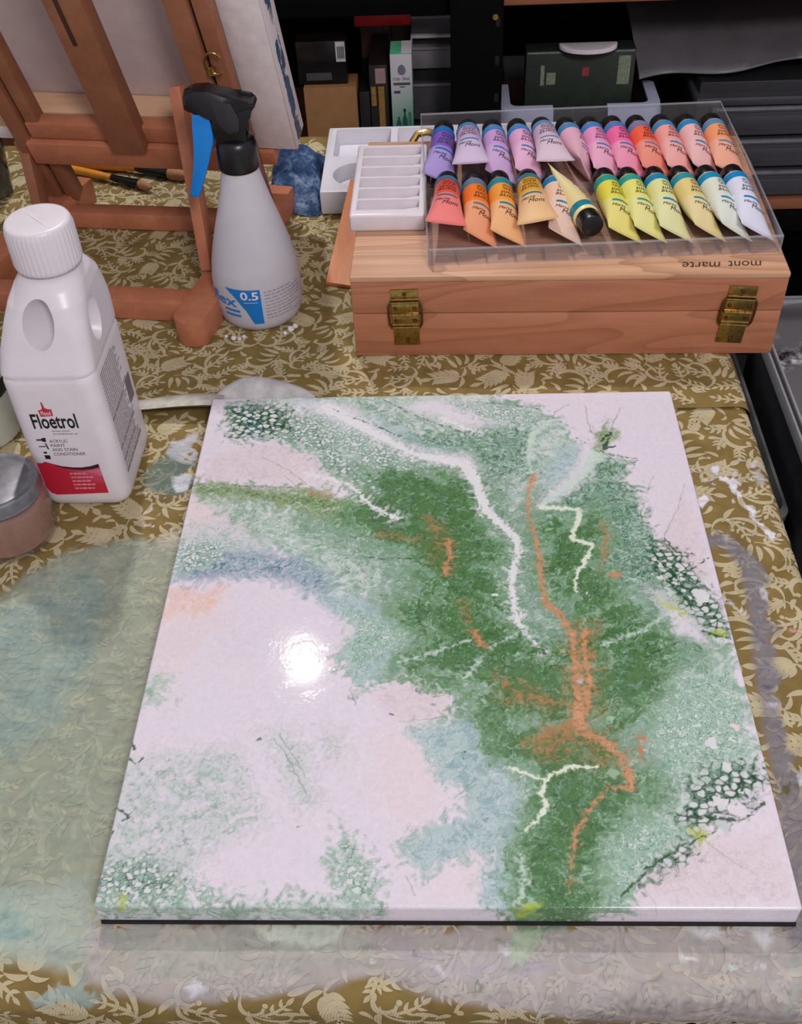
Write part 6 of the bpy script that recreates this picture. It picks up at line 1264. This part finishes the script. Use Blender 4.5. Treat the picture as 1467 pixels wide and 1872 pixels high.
# ------------------------------------------------------------------ shelving behind the table
SZ = -.158; SY = 1.12
M_shelfwood = wood('chipboard', (156, 98, 66), (128, 76, 50), (6, 60, 60), .6)
M_steel = plain('black_steel', (5, 5, 6), .8, spec=.08)
def box_thing(name, x0, x1, y0, y1, z0, z1, mat, label, cat, bev=.001, group=None):
    root = empty(name, ((x0+x1)/2, y0, z0)); w = (x1-x0)/2
    MB().box(-w, w, 0, y1-y0, 0, z1-z0, bev).build('body', mat, root)
    tag(root, label, cat, group); return root
def make_shelf():
    root = empty('shelving_unit', (.05, SY, -.75))
    def b(nm, x0, x1, y0, y1, z0, z1, mat): return MB().box(x0-.05, x1-.05, y0-SY, y1-SY, z0+.75, z1+.75, .001).build(nm, mat, root)
    b('shelf_board', -.75, 1.15, SY+.006, 1.56, SZ-.016, SZ, M_shelfwood)
    b('shelf_board', -.75, 1.15, SY+.006, 1.56, .1175, .1335, M_shelfwood)  # extended unseen to the left of the post to shade the items below
    b('shelf_beam', .084, 1.15, SY+.003, SY+.006, .1335, .150, M_steel); b('shelf_beam', -.75, .084, SY+.002, SY+.006, .112, .150, M_steel)
    b('shelf_beam', .084, 1.15, SY+.003, SY+.006, SZ-.050, SZ-.017, M_steel); b('shelf_beam', -.75, .084, SY+.002, SY+.006, SZ-.05, SZ, M_steel)
    b('post', .018, .084, 1.100, 1.106, -.75, .30, M_steel); b('post', .018, .022, 1.106, 1.160, -.75, .30, M_steel)
    b('post', 1.09, 1.15, 1.100, 1.106, -.75, .30, M_steel); b('post', -.75, -.69, 1.100, 1.106, -.75, .30, M_steel)
    for z in (.108, .06, .012, -.036, -.084): b('post_slot', .074, .080, 1.0992, 1.0998, z-.006, z+.006, plain('slot_dark', (4, 4, 4), .8))
    MB().lathe([(0, -.003), (.0035, -.003), (.0045, -.001), (.0045, .001)], 14, (.0735-.05, 1.0985-SY, .1150+.75), axis='y').build('bolt', M_brass, root)
    b('back_panel', -.75, 1.15, 1.56, 1.565, -.75, .30, M_steel)
    tag(root, 'black steel shelving unit with chipboard shelves behind the table', 'shelving')
    G = 'things on the left of the shelf'
    m_card = plain('brown_cardboard', (150, 108, 66), .85, var=.05)
    box_thing('cardboard_box', -.180, -.1085, 1.140, 1.185, SZ, .0150, m_card, 'plain brown cardboard box standing behind the stretched canvas', 'box')
    r = box_thing('black_carton', -.186, -.1200, 1.150, 1.184, .0152, .0720, plain('glossy_black_card', (18, 18, 20), .25, var=.3, vscale=50), 'glossy black carton with a white barcode sticker on the cardboard box', 'carton')
    k = MB(); F = lambda x, z: (x, -.0004, z)
    rect(k, .0195, .0320, .030, .056, F); st = k.build('sticker', plain('white_sticker', (196, 194, 196), .6), r, smooth=False)
    k = MB(); rng = random.Random(5); x = .0215
    while x < .030: w = rng.uniform(.0004, .0011); rect(k, x, x+w, .034, .050, lambda a, z: (a, -.0008, z)); x += w+.0007
    k.build('barcode', M_ink, st, smooth=False)
    k = MB(); rect(k, -.022, .012, .006, .016, F); k.build('grey_label', plain('grey_label', (70, 70, 72), .5), r, smooth=False)
    box_thing('black_case', -.1050, -.0910, 1.135, 1.25, SZ, .0100, plain('black_case', (14, 13, 14), .5), 'narrow black case squeezed between cardboard box and gold lettered box', 'case')
    r = box_thing('gold_lettered_box', -.0900, -.0655, 1.132, 1.24, SZ, .0460, plain('dark_card', (24, 20, 18), .5), 'tall dark narrow box with gold panels left of the green carton', 'box')
    k = MB()
    for x0, x1, z0, z1 in ((-.0105, -.0040, .150, .176), (-.0010, .0070, .115, .176), (-.0085, .0, .085, .098), (.0, .0080, .088, .102)): rect(k, x0, x1, z0, z1, F)
    k.build('gold_panels', plain('gold_print', (150, 116, 58), .45, var=.2, vscale=300), r, smooth=False)
    k = MB(); rect(k, -.004, .0095, .180, .200, F); k.build('pink_panel', plain('pink_card', (160, 130, 132), .5), r, smooth=False)
    box_thing('brown_carton', -.1060, -.0640, 1.250, 1.34, SZ, .0705, plain('maroon_card', (70, 30, 32), .5, var=.3, vscale=60), 'dim maroon carton standing under the red box', 'carton')
    box_thing('dark_carton', -.0630, -.0330, 1.250, 1.34, SZ, .0705, plain('brown_black_card', (36, 28, 26), .5), 'dim brownish black carton under the right half of the red box', 'carton')
    r = box_thing('red_box', -.1100, -.0340, 1.200, 1.32, .0710, .0955, plain('red_card', (190, 24, 36), .45, var=.05), 'flat red box lying on top of two dim cartons', 'box')
    k = MB(); rect(k, -.010, .006, .0235, .0243, lambda x, y: (x, y-.02, .0247)); k.build('tape', M_whiteink, r, smooth=False)
    # green and white carton
    m, nt, bs = newmat('green_white_card'); bs.inputs['Roughness'].default_value = .45
    tc = N(nt, 'ShaderNodeTexCoord'); sp = N(nt, 'ShaderNodeSeparateXYZ'); nt.links.new(tc.outputs['Object'], sp.inputs[0])
    mr = N(nt, 'ShaderNodeMapRange'); mr.inputs[1].default_value = .095; mr.inputs[2].default_value = .225; nt.links.new(sp.outputs[2], mr.inputs[0])
    ad = N(nt, 'ShaderNodeMath', operation='MULTIPLY_ADD'); nt.links.new(sp.outputs[0], ad.inputs[0]); ad.inputs[1].default_value = -4; nt.links.new(mr.outputs[0], ad.inputs[2])
    nt.links.new(ramp(nt, ad.outputs[0], [(.05, (36, 118, 84)), (.25, (84, 140, 116)), (.5, (150, 172, 166)), (.72, (186, 184, 190))]), bs.inputs['Base Color'])
    r = box_thing('green_white_carton', -.0610, -.0325, 1.1200, 1.165, SZ, .0635, m, 'tall green and white craft bottle carton on the shelf', 'carton')
    H = .0635-SZ
    k = MB(); k.box(-.0139, .0139, .001, .044, H, H+.0008); k.build('lid_flap', plain('mint_card', (96, 196, 150), .5, var=.1), r)
    k = MB(); rect(k, .0005, .0139, .001, .044, lambda x, y: (x, y, H+.0011)); k.build('white_flap_print', M_whiteink, r, smooth=False)
    k = MB(); fit_text(k, 'Crafty', -.0108, -.0012, H-.0345, H-.0290, F, shear=.2); fit_text(k, 'Seal', .0012, .0110, H-.0330, H-.0285, F, shear=.2)
    rect(k, -.0108, .0115, H-.0395, H-.0362, F); rect(k, -.0028, .0045, H-.0425, H-.0412, F); rect(k, -.0104, -.0020, H-.0505, H-.0470, F)
    k.build('lettering', plain('violet_print', (72, 70, 92), .5), r, smooth=False)
    k = MB(); c0 = (.0006, H-.0195); k.add([F(c0[0]+.0052*math.cos(t)*(1-.15*math.sin(t)), c0[1]+.0068*math.sin(t)) for t in np.linspace(0, 6.28, 19)[:-1]], [tuple(range(18))]); k.build('shell_emblem', plain('slate_print', (104, 110, 124), .5), r, smooth=False)
    k = MB(); B = lambda cx, w, z0, z1: k.add([F(cx+a*w, z0+b*(z1-z0)) for a, b in ((-1, 0), (1, 0), (1, .55), (.85, .68), (.4, .78), (.4, .92), (-.4, .92), (-.4, .78), (-.85, .68), (-1, .55))], [tuple(range(10))])
    B(-.0055, .0033, H-.1080, H-.0800); B(.0028, .0034, H-.1080, H-.0730); k.build('bottle_pictures', plain('dark_green_print', (28, 82, 74), .5), r, smooth=False)
    k = MB(); rect(k, .0078, .0112, H-.1080, H-.0760, F); k.build('green_bar', plain('leaf_print', (52, 112, 86), .5), r, smooth=False)
    k = MB(); rect(k, .0012, .0044, H-.0755, H-.0715, lambda x, z: (x, -.0007, z)); k.build('bottle_cap_picture', M_ink, r, smooth=False)
    k = MB(); rect(k, -.0080, -.0030, H-.1010, H-.0975, lambda x, z: (x, -.0007, z)); k.build('label_picture', plain('pale_print', (150, 190, 180), .5), r, smooth=False)
    # small grey drawer cabinet
    m_gr = plain('grey_plastic', (122, 120, 124), .5); m_gd = plain('dark_grey_plastic', (74, 73, 78), .5)
    r = empty('drawer_cabinet', (-.004, 1.200, SZ)); zz = lambda z: z-SZ
    MB().box(-.031, .060, .010, .12, 0, zz(.105), .001).build('carcass', plain('cabinet_black', (20, 20, 22), .6), r)
    for z0, z1, mt in ((.0600, .0830, m_gd), (.0120, .0420, m_gr), (-.0600, -.0080, m_gd), (-.120, -.070, m_gd)):
        d = MB().box(-.030, .058, 0, .012, zz(z0), zz(z1), .0015).build('drawer', mt, r)
        MB().box(-.030, .058, -.003, 0, zz(z1)-.004, zz(z1), .0008).build('drawer_lip', m_gr, d)
    MB().box(-.031, .060, -.004, .010, zz(.0545), zz(.0585), .0006).build('light_rail', plain('light_rail', (176, 174, 178), .5), r)
    MB().box(-.0315, -.029, -.004, .010, zz(.0400), zz(.0545), .0006).build('light_rail', plain('light_rail', (176, 174, 178), .5), r)
    tag(r, 'small cabinet of grey plastic drawers left of the black shelf post', 'drawers')
make_shelf()

def make_shelf_right():
    # lidded storage box with pale clips
    r = empty('storage_container', (.190, 1.125, SZ)); z0 = SZ
    m_c = clear_plastic('smoky_box', (.72, .72, .76, 1), .12, .10, (.3, .3, .33, 1)); m_clip = plain('pale_blue_plastic', (176, 182, 206), .35, var=.03)
    W, D, Hb = .094, .20, .135
    for nm, a in (('front_wall', (-W, W, 0, .002)), ('back_wall', (-W, W, D-.002, D)), ('side_wall', (-W, -W+.002, .002, D-.002)), ('side_wall', (W-.002, W, .002, D-.002))):
        MB().box(a[0], a[1], a[2], a[3], 0, Hb).build(nm, m_c, r, smooth=False)
    MB().box(-W+.002, W-.002, .002, D-.002, 0, .003).build('base', m_c, r, smooth=False)
    def lip(sgn):
        pts = []
        for t in np.linspace(0, 1, 7): pts.append((sgn*(.036+.040*t), -.010, .0))
        for t in np.linspace(0, math.pi/2, 8): pts.append((sgn*(.082+.020*math.sin(t)), .010-.020*math.cos(t), 0))
        for y in (.03, .05, .07): pts.append((sgn*.102, y, 0))
        k = MB(); secs = []
        for i, p in enumerate(pts):
            a = Vector(pts[max(i-1, 0)]); c = Vector(pts[min(i+1, len(pts)-1)]); d = (c-a).normalized(); n = Vector((d.y, -d.x, 0))*(1 if sgn > 0 else -1)
            q = Vector(p)+Vector((0, 0, Hb))
            secs.append([tuple(q+n*u+Vector((0, 0, v))) for u, v in ((.000, .012), (.006, .010), (.0085, .0), (.0085, -.014), (.0065, -.014), (.0060, -.002), (.003, .006), (-.010, .008), (-.010, .012))])
        k.loft(secs); return k.build('clip', m_clip, r, ang=50)
    lip(-1); lip(1)
    MB().box(-.036, .036, -.006, .002, Hb-.030, Hb+.006, .003).build('latch', plain('dark_latch', (34, 34, 38), .3), r)
    tag(r, 'see-through storage container with pale blue corner rim on the shelf', 'container')
    # green carton and white lid inside it
    g = box_thing('green_carton', .118, .262, 1.150, 1.180, SZ+.0035, .0500, plain('forest_card', (28, 42, 32), .5, var=.15), 'dark green carton with small print standing in the storage container', 'carton')
    k = MB(); F = lambda x, z: (x, -.0004, z); H = .0500-SZ-.0035
    sg_ = plain('sage_print', (126, 136, 112), .5, var=.2, vscale=300)
    for a in ((-.052, -.047, H-.045, H-.018), (-.044, -.032, H-.044, H-.028), (.050, .066, H-.046, H-.008)):
        k = MB(); rect(k, a[0], a[1], a[2], a[3], F); k.build('pale_panel', sg_, g, smooth=False)
    k = MB(); rect(k, .003, .012, H-.034, H-.022, F); k.build('red_mark', plain('dull_red_print', (140, 60, 66), .5), g, smooth=False)
    k = MB(); rect(k, -.070, .070, H-.003, H-.001, F); k.build('edge_line', plain('pale_edge', (120, 126, 110), .5), g, smooth=False)
    d = empty('half_round_tray', (.199, 1.156, .0503))
    MB().prism([(-.038, .003), (.038, .003)]+[(.038*math.cos(t), -.025*math.sin(t)) for t in np.linspace(.05, math.pi-.05, 18)], 0, .007, bev=.0015).build('tray', M_white, d)
    MB().prism([(-.039, .003), (.039, .003)]+[(.0392*math.cos(t), -.0262*math.sin(t)) for t in np.linspace(.05, math.pi-.05, 18)], -.0001, .0015).build('dark_edge', M_black, d)
    tag(d, 'half-round white plastic piece resting on the dark green carton', 'tray')
    # dark plastic drawer tower and the grey wrapped sheet over it
    m_t = plain('charcoal_drawer', (62, 62, 66), .32, var=.06, vscale=20); m_h = plain('charcoal_ridge', (96, 96, 102), .3)
    r = empty('drawer_tower', (.60, 1.128, SZ))
    MB().box(-.250, .30, .012, .34, 0, .165, .002).build('carcass', plain('tower_black', (26, 26, 28), .5), r)
    for i, (a, b) in enumerate(((.004, .044), (.048, .090), (.094, .136))):
        x0 = -.205-.014*i
        dr = MB().box(x0, .29, 0, .014, a, b, .004).build('drawer', m_t, r)
        MB().tube([(x0+.006, -.002, b-.003), (.29, -.002, b-.003)], .0035, 8).build('drawer_edge', m_h, dr)
        MB().box(x0+.03, .26, -.0008, .001, a+.008, b-.014, .001).build('drawer_panel', m_t, dr)
    MB().box(-.256, .30, -.004, .34, .138, .150, .003).build('top_board', m_t, r)
    tag(r, 'tower of charcoal plastic drawers at the right end of the shelf', 'drawers')
    m_w = plain('grey_wrap', (104, 103, 107), .4, var=.08, vscale=25, bmp=.3, bscale=60)
    s = empty('wrapped_sheet', (.29, 1.145, SZ+.166))
    def f(u, v):
        x = -.020+.50*u; y = .006+.30*v
        z = .004+.058*u**1.3*(1-.3*v)+.006*math.sin(u*13+v*4)*v+.010*math.sin(math.pi*v)+.045*v*(1-u)
        return (x, y+.012*(1-u)*math.sin(u*20), z)
    k = MB(); n, m_ = 46, 24
    k.grid(f, n, m_); tp = list(k.v); base = len(tp); k.add([(x, y, z-.003) for x, y, z in tp], [tuple(reversed(q)) for q in k.f[:]])
    rim = [i for i in range(n)]+[j*n+n-1 for j in range(1, m_)]+[(m_-1)*n+i for i in range(n-2, -1, -1)]+[j*n for j in range(m_-2, 0, -1)]
    k.f += [(rim[i], base+rim[i], base+rim[(i+1) % len(rim)], rim[(i+1) % len(rim)]) for i in range(len(rim))]
    k.build('sheet', m_w, s, ang=80)
    tag(s, 'crumpled grey plastic wrapped sheet lying over the charcoal drawers', 'sheet')
make_shelf_right()

# ------------------------------------------------------------------ floor things to the right of the table
def make_right():
    m_cr = plain('black_crate_plastic', (34, 34, 38), .35)
    r = empty('storage_crate', (.66, .87, -.75))
    W, D, Hc = .19, .20, .424
    for nm, a in (('front_wall', (-W, W, -D, -D+.006)), ('back_wall', (-W, W, D-.006, D)), ('side_wall', (-W, -W+.006, -D+.006, D-.006)), ('side_wall', (W-.006, W, -D+.006, D-.006))):
        MB().box(a[0], a[1], a[2], a[3], .006, Hc, .001).build(nm, m_cr, r)
    MB().box(-W, W, -D, D, 0, .006).build('base', m_cr, r)
    MB().tube([(-W, -D, Hc), (W, -D, Hc), (W, D, Hc), (-W, D, Hc), (-W, -D, Hc)], .006, 8).build('rim', m_cr, r)
    tag(r, 'black plastic storage crate under the silver framed picture', 'crate')
    p = empty('framed_picture', (.66, .87, -.3195))
    m_al = plain('aluminium', (176, 176, 180), .35, .25, var=.05); m, nt, b = newmat('grey_splash_picture'); b.inputs['Roughness'].default_value = .35
    v = coords(nt); f = noise(nt, v, 38, 5, .7); f2 = noise(nt, v, 9, 2)
    blot = mixc(nt, ramp(nt, f2, [(.52, (0, 0, 0, 1)), (.60, (1, 1, 1, 1))]), srgb((104, 102, 106)), ramp(nt, f, [(.40, (20, 18, 22)), (.50, (110, 106, 110)), (.62, (214, 210, 214))]))
    nt.links.new(blot, b.inputs['Base Color'])
    MB().box(-.190, .32, -.235, .212, .004, .016, .0005).build('picture', m, p)
    m_gv = plain('frame_groove', (52, 52, 56), .5)
    for x0, x1, y0, y1, ax_ in ((-.202, .332, -.247, -.235, 1), (-.202, .332, .212, .224, 1), (-.202, -.190, -.235, .212, 0), (.32, .332, -.235, .212, 0)):
        fb = MB().box(x0+(0 if ax_ else .003), x1-(0 if ax_ else .003), y0+(.003 if ax_ else 0), y1-(.003 if ax_ else 0), 0, .017).build('frame_bar', m_gv, p)
        for s_ in (0, 1):
            k = MB()
            if ax_: k.box(x0, x1, y0 if s_ == 0 else y1-.003, y0+.003 if s_ == 0 else y1, 0, .021, .0006)
            else: k.box(x0 if s_ == 0 else x1-.003, x0+.003 if s_ == 0 else x1, y0, y1, 0, .021, .0006)
            k.build('frame_lip', m_al, fb)
    tag(p, 'grey splashed picture in a silver aluminium frame right of the table', 'picture')
    r = empty('plastic_tub', (.395, .93, -.75))
    m_tb = clear_plastic('smoky_tub', (.45, .45, .48, 1), .15, .25, (.12, .12, .13, 1))
    prof = []
    secs = [[(x*s, y*s, z) for x, y, z in rrect(.062, .16, .02, 0, 0, 0)] for s in (1,)]
    k = MB(); k.loft([[(x*s, y*s, z) for x, y, _ in rrect(.058, .20, .02, 0, 0, 0)] for s, z in ((.88, 0), (.90, .01), (1, .34), (1.05, .345), (1.05, .355), (.98, .355), (.97, .34), (.86, .02))], cap=True); k.build('body', plain('dark_tub', (112, 116, 118), .25, var=.25, vscale=14), r)
    MB().lathe([(0, 0), (.004, 0), (.004, .05), (0, .05)], 8, (0, -.2, .30)).build('handle', m_cr, r)
    tag(r, 'dark grey plastic tub on the floor beside the table edge', 'tub')
    r = empty('dark_bag', (.560, .500, -.75))
    m_b = plain('black_fabric', (24, 26, 28), .8, var=.3, vscale=30, bmp=.5, bscale=120)
    secs = []
    for i in range(15):
        t = i/14; z = .46*t; s = (1-.75*t**2.2)
        secs.append([(s*.135*math.cos(a)*(1+.10*math.sin(3*a+t*4)), s*.15*math.sin(a)*(1+.08*math.sin(5*a+2*t)), z) for a in np.linspace(0, 2*math.pi, 37)[:-1]])
    MB().loft(secs).build('body', m_b, r, ang=80)
    MB().tube([(s*.135*math.cos(.9+t*.4)*1.03, -s*.15*math.sin(.9+t*.4)*1.03, .46*t) for t in np.linspace(.1, .95, 12) for s in ((1-.75*t**2.2),)], .003, 8).build('red_piping', plain('dull_red_piping', (110, 44, 40), .6), r)
    tag(r, 'slumped dark fabric bag with a dull red seam on the floor', 'bag')
make_right()
